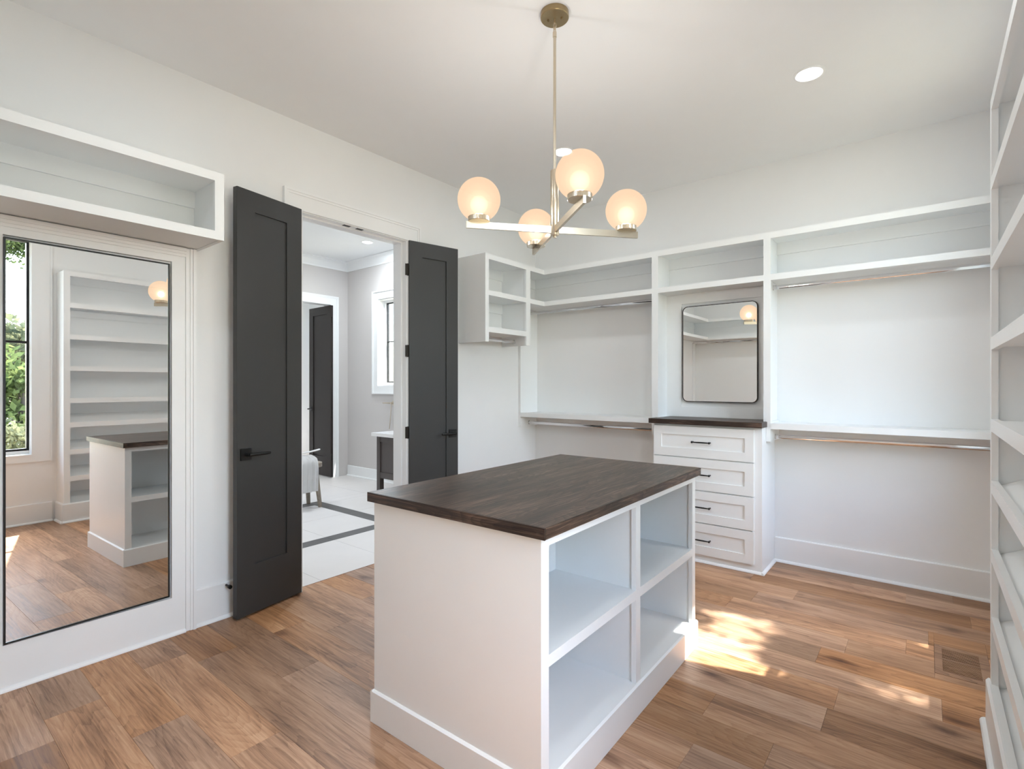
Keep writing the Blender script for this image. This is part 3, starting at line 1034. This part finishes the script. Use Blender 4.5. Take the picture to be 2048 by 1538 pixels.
# plinth with moulded top on the three free sides
bm = bmesh.new()
p_ = .013
prism(bm, [(UF, .001), (UF - p_, .001), (UF - p_, .176), (UF - p_ * .4, .186), (UF, .186)], UY0 - p_, UY1 + p_, 'Y')
prism(bm, [(UY0, .001), (UY0 - p_, .001), (UY0 - p_, .176), (UY0 - p_ * .4, .186), (UY0, .186)], UF, RX - .017, 'X')
prism(bm, [(UY1, .001), (UY1 + p_, .001), (UY1 + p_, .176), (UY1 + p_ * .4, .186), (UY1, .186)], UF, RX - .017, 'X')
finish('plinth', bm, M_CAB, t)
bm = bmesh.new()
prism(bm, shoe_profile(UF - p_ + .0005, -1, 'Y'), UY0 - p_ - .018, UY1 + p_ + .018, 'Y')
prism(bm, shoe_profile(UY0 - p_ + .0005, -1, 'X'), UF - p_ - .016, RX - .034, 'X')
finish('shoe_moulding', bm, M_CAB, t)

# ------------------------------------------------------------------ floor vent
t = thing('floor_vent', 'slotted wooden air vent set into the oak floor', 'vent', ((VENT[0] + VENT[1]) / 2, (VENT[2] + VENT[3]) / 2, -.018))
bm = bmesh.new()
vx0, vx1, vy0, vy1 = VENT[0] + .001, VENT[1] - .001, VENT[2] + .001, VENT[3] - .001
gx0, gx1, gy0, gy1 = .060, .200, 3.150, 3.418
bx(bm, vx0, gx0, vy0, vy1, -.018, .0008)
bx(bm, gx1, vx1, vy0, vy1, -.018, .0008)
bx(bm, gx0, gx1, vy0, gy0, -.018, .0008)
bx(bm, gx0, gx1, gy1, vy1, -.018, .0008)
ym = 3.288
bx(bm, gx0, gx1, ym - .006, ym + .006, -.018, .0006)
finish('vent_frame', bm, M_VENT, t)
bm = bmesh.new()
for a, b in ((gy0, ym - .006), (ym + .006, gy1)):
    n_ = 9
    for i in range(n_):
        y = a + (i + .5) * (b - a) / n_
        bx(bm, gx0, gx1, y - .0034, y + .0034, -.004, .0002)
finish('slats', bm, M_VENT, t, kind='stuff')
box('vent_shade_sheet', (gx0, gx1, gy0, gy1, -.0178, -.0165), M_DARK, t, bevel=0)  # black sheet close under the slats, painting the dark of the gaps

# ------------------------------------------------------------------ recessed ceiling lights
def can_light(x, y, z, label, power, r=.062):
    c = thing('recessed_light', label, 'ceiling light', (x, y, z))
    bm = bmesh.new()
    lathe(bm, [(r + .014, 0), (r + .014, -.003), (r + .004, -.005), (r, -.002), (r - .002, 0)], n=40)
    finish('light_trim', bm, M_TRIM, c, local=True, smooth=True)
    bm = bmesh.new()
    lathe(bm, [(0, -.0015), (r - .002, -.0015), (r - .002, 0), (0, 0)], n=40)
    finish('light_lens', bm, M_CAN, c, local=True)
    ld = bpy.data.lights.new('lamp', 'AREA')
    ld.shape = 'DISK'
    ld.size = r * 2 - .01
    ld.energy = power
    ld.color = (0.86, 0.94, 1.0)
    lo = bpy.data.objects.new('lamp', ld)
    COL.objects.link(lo)
    lo.parent = c
    lo.location = (0, 0, -.004)
    return c


can_light(-.500, 3.218, CZ, 'round recessed ceiling light at the upper right', LAMP_W)
can_light(-2.064, 3.179, CZ, 'round recessed ceiling light half hidden behind the nearest globe', LAMP_W)
can_light(-.500, .72, CZ, 'round recessed ceiling light out of view near the mirror end', LAMP_W)
can_light(-2.064, .72, CZ, 'round recessed ceiling light out of view above the big mirror', LAMP_W)

# ------------------------------------------------------------------ chandelier
HXc, HYc = -1.325, 1.968
ch = thing('chandelier', 'brushed metal chandelier with four glowing white globes', 'chandelier', (HXc, HYc, 2.0))
bm = bmesh.new()
lathe(bm, [(0, 3.035), (.064, 3.035), (.0645, 3.012), (.062, 3.009), (0, 3.008)], (HXc, HYc, 0), 48)
can = finish('canopy', bm, M_CANOPY, ch, smooth=True)
for dx, dy in ((.03, .012), (-.028, -.012)):
    bm = bmesh.new()
    lathe(bm, [(0, 2.9995), (.003, 3.000), (.0045, 3.004), (.0045, 3.009), (0, 3.009)], (HXc + dx, HYc + dy, 0), 12)
    finish('canopy_screw', bm, M_CANOPY, can, smooth=True)
bm = bmesh.new()   # little hang links
tube(bm, [(HXc, HYc, 3.012), (HXc, HYc, 2.990)], .0045, 12)
for k, zc in enumerate((2.975, 2.957)):
    pts = []
    for i in range(17):
        a = 2 * math.pi * i / 16
        u = .0075 * math.cos(a); w_ = .014 * math.sin(a)
        pts.append((HXc + (u if k == 0 else 0), HYc + (0 if k == 0 else u), zc + w_))
    tube(bm, pts, .0026, 8, cap=False)
finish('hang_link', bm, M_NICKEL, ch, smooth=True)
bm = bmesh.new()
tube(bm, [(HXc, HYc, 2.946), (HXc, HYc, 2.30)], .0068, 16)
tube(bm, [(HXc, HYc, 2.948), (HXc, HYc, 2.925)], .009, 16)
finish('stem', bm, M_NICKEL, ch, smooth=True)
bm = bmesh.new()
lathe(bm, [(0, 2.318), (.0165, 2.318), (.0195, 2.314), (.0195, 2.022), (.0165, 2.018), (.008, 2.018), (.008, 2.010), (0, 2.009)], (HXc, HYc, 0), 32)
finish('column', bm, M_NICKEL, ch, smooth=True)

def glow_volume(name, col, s_):
    m, nt, out = newmat(name)
    v = N(nt, 'ShaderNodeEmission')
    v.inputs[0].default_value = col + (1,); v.inputs[1].default_value = s_
    nt.links.new(v.outputs[0], out.inputs['Volume'])
    return m


GS = [(.095, glow_shell('opal_glass', (1.0, 0.69, 0.45), 1.15, .40)),
      (.078, glow_volume('opal_glow_outer', (1.0, 0.80, 0.50), 1.6)),
      (.058, glow_volume('opal_glow_mid', (1.0, 0.86, 0.58), 3.0)),
      (.040, glow_volume('opal_glow_inner', (1.0, 0.92, 0.72), 11.0))]
GD = .348
for k, deg in enumerate((-39.8, 50.2, 140.2, 230.2)):
    a = R(deg)
    ux, uy = math.cos(a), math.sin(a)
    def A(d, s, z):
        return (HXc + ux * d - uy * s, HYc + uy * d + ux * s, z)
    bm = bmesh.new()
    th = .0058
    vs = [bm.verts.new(A(d, s, z)) for z in (2.030, 2.060) for d, s in ((.016, -th), (.405, -th), (.405, th), (.016, th))]
    for f in ((3, 2, 1, 0), (4, 5, 6, 7), (0, 1, 5, 4), (1, 2, 6, 5), (2, 3, 7, 6), (3, 0, 4, 7)):
        bm.faces.new([vs[i] for i in f])
    arm = finish('arm', bm, M_NICKEL, ch, bevel=.0006)
    gx, gy = A(GD, 0, 0)[:2]
    bm = bmesh.new()
    lathe(bm, [(0, 2.060), (.047, 2.060), (.0485, 2.062)], (gx, gy, 0), 120)
    lathe(bm, [(.0485, 2.062), (.0485, 2.081)], (gx, gy, 0), 120, flute=.0018)
    lathe(bm, [(.0485, 2.081), (.046, 2.083), (.0, 2.083)], (gx, gy, 0), 120)
    bmesh.ops.remove_doubles(bm, verts=bm.verts, dist=.00005)
    finish('globe_cup', bm, M_NICKEL, arm, smooth=False)
    gz = 2.158
    for j, (r, mt) in enumerate(GS):
        bm = bmesh.new()
        bmesh.ops.create_uvsphere(bm, u_segments=48, v_segments=32, radius=r, matrix=Matrix.Translation((gx, gy, gz - (0, .008, .016, .022)[j])))
        if j == 0:
            for v in bm.verts:   # flat where it sits in the cup
                if v.co.z < 2.0832: v.co.z = 2.0832
        finish(('globe', 'inner_glow', 'inner_glow', 'bulb')[j], bm, mt, arm, smooth=True)
    ld = bpy.data.lights.new('bulb_light', 'POINT')
    ld.energy = BULB_W
    ld.shadow_soft_size = .022
    ld.color = (1.0, 0.975, 0.95)
    lo = bpy.data.objects.new('bulb_light', ld)
    COL.objects.link(lo)
    lo.parent = ch
    lo.location = (gx - HXc, gy - HYc, gz - .022 - 2.0)

# ================================================================== BATHROOM
QX, QY, QZ = -6.70, 4.475, 3.13
QY0 = 0.5
structure('wall_bath_end', [(QX - .14, QX, QY0, 3.560, 0, 3.25), (QX - .14, QX, 4.205, QY + .14, 0, 3.25), (QX - .14, QX, 3.560, 4.205, 2.50, 3.25)],
          M_BWALL, 'greige bathroom wall with the far white-cased doorway', 'wall')
BWX = (-5.962, -5.20); BWZ = (1.325, 2.525)
structure('wall_bath_side', [(QX, BWX[0], QY, QY + .16, 0, 3.25), (BWX[1], BX, QY, QY + .16, 0, 3.25),
                             (BWX[0], BWX[1], QY, QY + .16, 0, BWZ[0]), (BWX[0], BWX[1], QY, QY + .16, BWZ[1], 3.25)],
          M_BWALL, 'greige bathroom wall with the small window', 'wall')
structure('wall_bath_near', (QX - .14, BX, QY0 - .14, QY0, 0, 3.25), M_BWALL, 'bathroom wall hidden behind the left door', 'wall')
structure('ceiling_bath', (QX, BX, QY0, QY, QZ, QZ + .1), M_CEIL, 'white bathroom ceiling seen through the doorway', 'ceiling')
# crown moulding
cp = [(0, 0), (.008, 0), (.012, .02), (.05, .085), (.075, .105), (.105, .11), (.105, .125), (0, .125)]
bm = bmesh.new()
prism(bm, [(QX + a, QZ - .125 + b) for a, b in cp], QY0, QY, 'Y')
structure('trim_5', bm, M_TRIM, 'white crown moulding above the far bathroom doorway', 'moulding')
bm = bmesh.new()
prism(bm, [(QY - a, QZ - .125 + b) for a, b in cp], QX + .0, BX, 'X')
structure('trim_6', bm, M_TRIM, 'white crown moulding above the bathroom window', 'moulding')
baseboard('baseboard_bath_side', 'X', QX + .017, BX, QY, -1, .15, 'white baseboard along the bathroom window wall')
baseboard('baseboard_bath_end', 'Y', QY0, 3.45, QX, 1, .15, 'white baseboard left of the far bathroom doorway')
casing('trim_7', 'X', QX, 1, 3.58, 4.185, 2.525 - .04, .125, 'white casing around the far bathroom doorway')
bm = bmesh.new()
bx(bm, QX - .141, QX + .001, 3.560, 3.578, 0, 2.50)
bx(bm, QX - .141, QX + .001, 4.187, 4.205, 0, 2.50)
bx(bm, QX - .141, QX + .001, 3.578, 4.187, 2.483, 2.50)
structure('trim_8', bm, M_TRIM, 'white jamb of the far bathroom doorway', 'door jamb', bevel=.001)
# little room beyond
structure('wall_beyond', [(-8.6, -8.5, 2.6, 5.0, 0, 3.25), (-8.5, QX - .14, 4.9, 5.0, 0, 3.25), (-8.5, QX - .14, 2.6, 2.7, 0, 3.25)],
          M_WALL, 'pale walls of the small room beyond the far door', 'wall')
structure('ceiling_beyond', (-8.5, QX - .14, 2.7, 4.9, QZ, QZ + .1), M_CEIL, 'ceiling of the small room beyond the far door', 'ceiling')
# far door, opened away
build_leaf('door_3', -7.262, 4.186, -6.652, 4.166, 2.475, M_DOORB, 'dark brown panelled door standing open in the far bathroom doorway', False, None, (.30, .93, 1.62, 2.26), lz=.975)

# bathroom window
t = thing('window_3', 'small black-framed bathroom window with deep white trim', 'window', (-5.6, QY + .08, BWZ[0]), kind='structure')
bm = bmesh.new()
frame_ring(bm, BWX[0], BWX[1], BWZ[0], BWZ[1], .012, QY - .001, QY + .159, 'Y')
finish('window_jamb', bm, M_TRIM, t, bevel=.001)
bm = bmesh.new()
frame_ring(bm, BWX[0] + .012, BWX[1] - .012, BWZ[0] + .012, BWZ[1] - .012, .03, QY + .09, QY + .15, 'Y')
finish('window_sash', bm, M_TRIM, t, bevel=.001)
bm = bmesh.new()
frame_ring(bm, BWX[0] + .042, BWX[1] - .042, BWZ[0] + .042, BWZ[1] - .042, .016, QY + .11, QY + .14, 'Y')
bx(bm, BWX[0] + .05, BWX[1] - .05, QY + .112, QY + .138, 1.93, 1.945)
finish('window_frame', bm, M_BLACK, t, bevel=.001)
for a, b in ((BWZ[0] + .058, 1.93), (1.945, BWZ[1] - .058)):
    box('pane', (BWX[0] + .058, BWX[1] - .058, QY + .123, QY + .127, a, b), M_GLASS, t, bevel=0)
bm = bmesh.new()
cw = .115
z0, z1 = BWZ
for (a0, a1, c0, c1) in ((BWX[0] - cw, BWX[0], z0 - cw, z1 + cw), (BWX[1], BWX[1] + cw, z0 - cw, z1 + cw), (BWX[0], BWX[1], z1, z1 + cw), (BWX[0], BWX[1], z0 - cw, z0)):
    bx(bm, a0, a1, QY - .018, QY, c0, c1)
frame_ring(bm, BWX[0] - cw - .001, BWX[1] + cw + .001, z0 - cw - .001, z1 + cw + .001, .02, QY - .030, QY - .018, 'Y')
finish('window_casing', bm, M_TRIM, t, bevel=.001)

# bathroom floor: pale tiles with a charcoal border
bf = tag(finish('floor_bath', (lambda b: (bx(b, QX - 1.8, -3.225, QY0, QY, -.06, -.0035), b)[1])(bmesh.new()), M_GROUT),
         'pale tiled bathroom floor with a charcoal border line', 'floor', kind='structure')
xc = [-3.222, -3.985, -4.122, -4.72, -5.30, -5.45, -6.05, -6.70]
yc = [.5, 1.1, 1.95, 2.53, 3.12, 3.262, 3.86, 4.475]
for i in range(len(xc) - 1):
    for j in range(len(yc) - 1):
        x1_, x0_ = xc[i], xc[i + 1]
        y0_, y1_ = yc[j], yc[j + 1]
        colx = i in (1, 4)
        rowy = j == 4
        dark = (colx and j <= 4) or (rowy and 1 <= i <= 4)
        o = box('tile', (x0_ + .0012, x1_ - .0012, y0_ + .0012, y1_ - .0012, -.0036, 0.0), M_TILED if dark else M_TILE, bf, bevel=0)
        if dark:
            o['label'] = 'charcoal border tile'
box('tile', (QX - 1.8, QX - .002, 2.7, QY, -.0036, 0), M_TILE, bf, bevel=0)
tag(box('threshold', (-3.2245, -3.2225, 1.773, 2.633, -.002, .0015), M_VENT, bevel=0), 'thin joint strip where oak floor meets bathroom tile', 'threshold', kind='structure')

# stool
SXc, SYc = -5.30, 2.93
t = thing('stool', 'weathered wooden stool seen through the doorway', 'stool', (SXc, SYc, 0))
bm = bmesh.new()
def capsule(z):
    pts = []
    for i in range(25):
        a = R(-90 + 180 * i / 24); pts.append((SXc + .15 * math.sin(a), SYc + .11 + .145 * math.cos(a), z))
    for i in range(25):
        a = R(90 + 180 * i / 24); pts.append((SXc + .15 * math.sin(a), SYc - .11 + .145 * math.cos(a), z))
    return pts
lo_, hi_ = [bm.verts.new(p) for p in capsule(.438)], [bm.verts.new(p) for p in capsule(.482)]
bm.faces.new(lo_[::-1]); bm.faces.new(hi_)
for i in range(len(lo_)):
    j = (i + 1) % len(lo_)
    bm.faces.new((lo_[i], lo_[j], hi_[j], hi_[i]))
finish('seat', bm, M_STOOL, t, bevel=.004, seg=2)
for sx_ in (-1, 1):
    for sy_ in (-1, 1):
        bm = bmesh.new()
        top = Vector((SXc + sx_ * .085, SYc + sy_ * .145, .437)); bot = Vector((SXc + sx_ * .12, SYc + sy_ * .185, .0))
        for (c, w, vz) in ((top, .021, []), ):
            pass
        va = [bm.verts.new(top + Vector((dx, dy, 0))) for dx, dy in ((-.022, -.022), (.022, -.022), (.022, .022), (-.022, .022))]
        vb = [bm.verts.new(bot + Vector((dx, dy, 0))) for dx, dy in ((-.015, -.015), (.015, -.015), (.015, .015), (-.015, .015))]
        bm.faces.new(va); bm.faces.new(vb[::-1])
        for i in range(4):
            j = (i + 1) % 4
            bm.faces.new((va[i], vb[i], vb[j], va[j]))
        finish('leg', bm, M_STOOL, t, bevel=.002)
# towel draped over the stool
bm = bmesh.new()
prof = []
rt = random.Random(3)
NXs = 26
rows = []
path = [(-.155, .17), (-.163, .30), (-.165, .44), (-.155, .500), (-.12, .535), (-.05, .556), (.03, .563), (.09, .556), (.14, .535), (.162, .50), (.170, .43), (.173, .33), (.168, .19)]
for i, (px, pz) in enumerate(path):
    row = []
    for k in range(NXs + 1):
        y = SYc - .09 + .225 * k / NXs
        wv = .006 * math.sin(k * .9 + i * .5) + .004 * math.sin(k * 2.1 + i)
        edge = 0 if 2 < i < 10 else 1
        row.append(bm.verts.new((SXc + px + (wv * (1 if px > 0 else -1) if edge else 0), y, pz + (wv if not edge else 0) + (rt.uniform(-.004, .004)))))
    rows.append(row)
for A_, B_ in zip(rows, rows[1:]):
    for k in range(NXs):
        bm.faces.new((A_[k], A_[k + 1], B_[k + 1], B_[k]))
g = bmesh.ops.solidify(bm, geom=bm.faces[:], thickness=.016)
tw = finish('towel', bm, M_TOWEL, smooth=True)
tag(tw, 'white towel draped over the bathroom stool', 'towel')
# brush resting on the towel
bm = bmesh.new()
tube(bm, [(SXc, 2.86, .592), (SXc, 2.98, .594), (SXc, 3.08, .600), (SXc, 3.17, .613), (SXc, 3.185, .615)], [.008, .008, .009, .010, .006], 12)
bx(bm, SXc - .02, SXc + .02, 2.80, 2.875, .583, .603)
tag(finish('bath_brush', bm, M_QUARTZ, smooth=True), 'slim white handled bath brush lying on the towel', 'brush')

# vanity
VX0, VX1, VY0 = -5.232, -3.75, 3.90
t = thing('vanity', 'dark wooden vanity with white counter past the doorway', 'vanity', (-4.5, 4.2, 0))
box('counter', (VX0 - .07, VX1 + .03, VY0 - .03, QY - .001, .712, .752), M_QUARTZ, t, bevel=.002)
for xa in (VX0, VX1 - .06):
    for ya_ in (VY0, QY - .08):
        box('leg', (xa, xa + .06, ya_, ya_ + .06, 0.001, .711), M_VAN, t)
bm = bmesh.new()
n3 = 3
wsec = (VX1 - .06 - (VX0 + .06)) / n3
bx(bm, VX0 + .06, VX1 - .06, VY0 + .004, VY0 + .024, .645, .711)
bx(bm, VX0 + .06, VX1 - .06, VY0 + .004, VY0 + .024, .205, .275)
for i in range(1, n3):
    xm = VX0 + .06 + wsec * i
    bx(bm, xm - .02, xm + .02, VY0 + .004, VY0 + .024, .275, .645)
finish('face_frame', bm, M_VAN, t, bevel=.001)
for i in range(n3):
    xa = VX0 + .06 + wsec * i + (.02 if i else 0); xb = VX0 + .06 + wsec * (i + 1) - (.02 if i < n3 - 1 else 0)
    box('cabinet_door', (xa, xb, VY0 + .016, VY0 + .022, .275, .645), M_VAN, t, bevel=0)
box('side_panel', (VX0 + .004, VX0 + .022, VY0 + .06, QY - .08, .205, .711), M_VAN, t)
box('bottom_panel', (VX0 + .06, VX1 - .06, VY0 + .024, QY - .02, .205, .223), M_VAN, t)
# wall tap above the vanity
bm = bmesh.new()
tube(bm, [(-5.62, QY - .001, 1.09), (-5.62, QY - .012, 1.09)], .035, 20)
tube(bm, [(-5.62, QY - .012, 1.09), (-5.62, QY - .06, 1.09)], .014, 14)
tube(bm, [(-5.62, QY - .05, 1.09), (-5.80, QY - .05, 1.088)], [.011, .007], 12)
tube(bm, [(-5.62, QY - .05, 1.08), (-5.63, QY - .05, .95), (-5.66, QY - .05, .74)], .005, 10)
tag(finish('wall_tap', bm, M_NICKEL, smooth=True), 'round brushed metal wall fitting below the bathroom window', 'tap')

can_light(-5.49, 3.95, QZ, 'round recessed light in the bathroom ceiling', 22.0)
can_light(-5.49, 2.0, QZ, 'round recessed bathroom ceiling light hidden behind the wall', 22.0)
can_light(-4.1, 3.0, QZ, 'round recessed bathroom ceiling light hidden above the doorway', 22.0)
can_light(-7.9, 3.9, QZ, 'round recessed light in the small room beyond', 6.0)

# ================================================================== OUTSIDE
g_ = box('ground', (RX + .3, 60, -40, 45, -.9, -.75), M_GRASS, bevel=0)
tag(g_, 'rough sunlit lawn outside, seen in the mirror', 'ground', kind='structure')


def crown(bm, cx, cy, cz, rx, ry, rz, n, size, rr, clumps=None):
    """leaf quads scattered in clumps inside an ellipsoid"""
    cl = clumps or [(cx + rx * rr.uniform(-.8, .8), cy + ry * rr.uniform(-.8, .8), cz + rz * rr.uniform(-.8, .8), .28) for _ in range(22)]
    for i in range(n):
        c = cl[rr.randrange(len(cl))]
        s = c[3]
        p = Vector((c[0] + rr.gauss(0, s * rx * .5), c[1] + rr.gauss(0, s * ry * .5), c[2] + rr.gauss(0, s * rz * .5)))
        a = Vector((rr.uniform(-1, 1), rr.uniform(-1, 1), rr.uniform(-1, 1))).normalized()
        b = a.cross(Vector((rr.uniform(-1, 1), rr.uniform(-1, 1), rr.uniform(-1, 1)))).normalized()
        L_ = size * rr.uniform(.6, 1.3)
        a *= L_; b *= L_ * .5
        bm.faces.new([bm.verts.new(p + a), bm.verts.new(p + b), bm.verts.new(p - a), bm.verts.new(p - b)])


def tree(name, x, y, zc, rx, ry, rz, n, size, mat, label, cat='tree', group=None, seed=1, trunk=.09, clumps=None, tx=None, ty=None, branch=None):
    rr = random.Random(seed)
    t = thing(name, label, cat, (tx if tx is not None else x, ty if ty is not None else y, -.75), group=group)
    bm = bmesh.new()
    crown(bm, x, y, zc, rx, ry, rz, n, size, rr, clumps)
    finish('crown', bm, mat, t, kind='stuff')
    bm = bmesh.new()
    bx0, by0 = (tx if tx is not None else x), (ty if ty is not None else y)
    tube(bm, [(bx0, by0, -.76), (bx0 + .05, by0 + .03, zc * .4), (x, y, zc)], [trunk, trunk * .8, trunk * .35], 10)
    for k in range(6):
        a = rr.uniform(0, 6.28)
        tube(bm, [(x, y, zc - rz * .6), (x + rx * .6 * math.cos(a), y + ry * .6 * math.sin(a), zc + rz * rr.uniform(-.2, .6))], [trunk * .4, trunk * .12], 6)
    if branch:
        tube(bm, branch, [trunk * .5, trunk * .3, trunk * .1], 8)
    finish('trunk', bm, M_BARK, t, smooth=True)
    return t


tree('garden_tree', 14.5, 3.9, 1.15, 2.3, 3.4, 1.45, 9000, .13, M_LEAF, 'leafy green tree filling the middle of the mirrored window', seed=10, trunk=.14)
tree('garden_tree', 23.5, 5.4, 2.2, 3.2, 4.2, 1.7, 7000, .18, M_LEAF2, 'taller duller tree standing behind the leafy one in the mirrored window', seed=11, trunk=.18)
tree('garden_tree', 5.2, 6.2, 3.3, 1.9, 2.0, 2.3, 9000, .10, M_LEAF, 'unseen bushy tree added to dim the window beyond the shoe shelves', seed=12, trunk=.12)  # out of view, added to cut low sky light through the far window
tree('shrub', 9.3, 2.7, -.1, 1.2, 1.5, .7, 4200, .07, M_LEAF2, 'low dry-green shrub at the foot of the mirrored window', 'shrub', seed=40, trunk=.04)

# shade tree close to the house: its leaf clumps fleck the sun on the floor
def up_sun(x, y, dist, z=0.0):
    p = Vector((x, y, z)) - SUN * dist
    return (p.x, p.y, p.z)


cl = []
rr = random.Random(5)


def lit(x, y):
    lo = 2.735 + .27 * (x - .05)          # lower edge of the window's patch of sun
    d = y - lo
    if x < -.42 and d < .22 + .40 * (-.56 - x): return True      # broad patch beside the island
    if -1.06 < x < -.54 and 3.0 < y < 3.25: return True          # blobs further back
    if -.98 < x < -.62 and 2.86 < y < 3.1: return True
    if x > -.22 and d < .17: return True                         # small patch near the vent
    if -.28 < x < .1 and d > .60: return True                    # thin far strip
    return False


gx_ = -1.30
while gx_ < .2:
    gy_ = 2.30
    while gy_ < 3.65:
        fx, fy = gx_ + rr.uniform(-.02, .02), gy_ + rr.uniform(-.02, .02)
        if not lit(fx, fy):
            x, y, z = up_sun(fx, fy, rr.uniform(5.6, 6.4))
            cl.append((x, y, z, .15))
        gy_ += .125
    gx_ += .125
# overhanging spray seen at the top of the mirror window
for k in range(16):
    cl.append((5.85 + .03 * k, 1.85 + .05 * k, 3.72 + .09 * (k % 3), .22))
cx_ = sum(c[0] for c in cl) / len(cl); cy_ = sum(c[1] for c in cl) / len(cl); cz_ = sum(c[2] for c in cl) / len(cl)
tree('shade_tree', cx_, cy_, cz_, 1.0, 1.0, 1.0, 11000, .04, M_LEAF, 'green leafy branch hanging at the top of the mirrored window', seed=77, trunk=.10, clumps=cl, tx=6.2, ty=6.5, branch=[(6.2, 6.4, 2.6), (6.1, 4.4, 3.9), (6.0, 2.0, 3.85)])
cl2 = []  # leaf clumps added around the sunbeam to keep sky light off the floor
a_ = -4.2
while a_ < 3.0:
    b_ = 1.9
    while b_ < 6.8:
        if not (-1.5 < a_ < .45 and 2.1 < b_ < 3.9):
            x, y, z = up_sun(a_ + rr.uniform(-.15, .15), b_ + rr.uniform(-.15, .15), rr.uniform(6.2, 7.8))
            if x > 1.6:
                cl2.append((x, y, z, .5))
        b_ += .45
    a_ += .45
tree('shade_tree', 5.0, 5.6, 7.2, 1.0, 1.0, 1.0, 9000, .10, M_LEAF, 'unseen high tree crown added to block sky light at the hidden far window', seed=78, trunk=.16, clumps=cl2, tx=7.4, ty=7.4)
tree('garden_tree', -5.6, 8.2, 2.2, 1.8, 1.2, 1.6, 5000, .09, M_LEAF2, 'pale foliage outside the bathroom window', seed=91, trunk=.08)
g2 = box('ground', (-14, RX + .3, BY + 1.2, 40, -.9, -.75), M_GRASS, bevel=0)
tag(g2, 'sunlit ground outside the bathroom window', 'ground', kind='structure')
bm = bmesh.new()
tube(bm, [(29, -12, 6.6), (29, 0, 6.2), (29, 12, 6.5), (29, 24, 7.3)], .012, 6)
tag(finish('power_line', bm, M_BLACK), 'thin dark wire crossing the sky in the mirror window', 'cable')
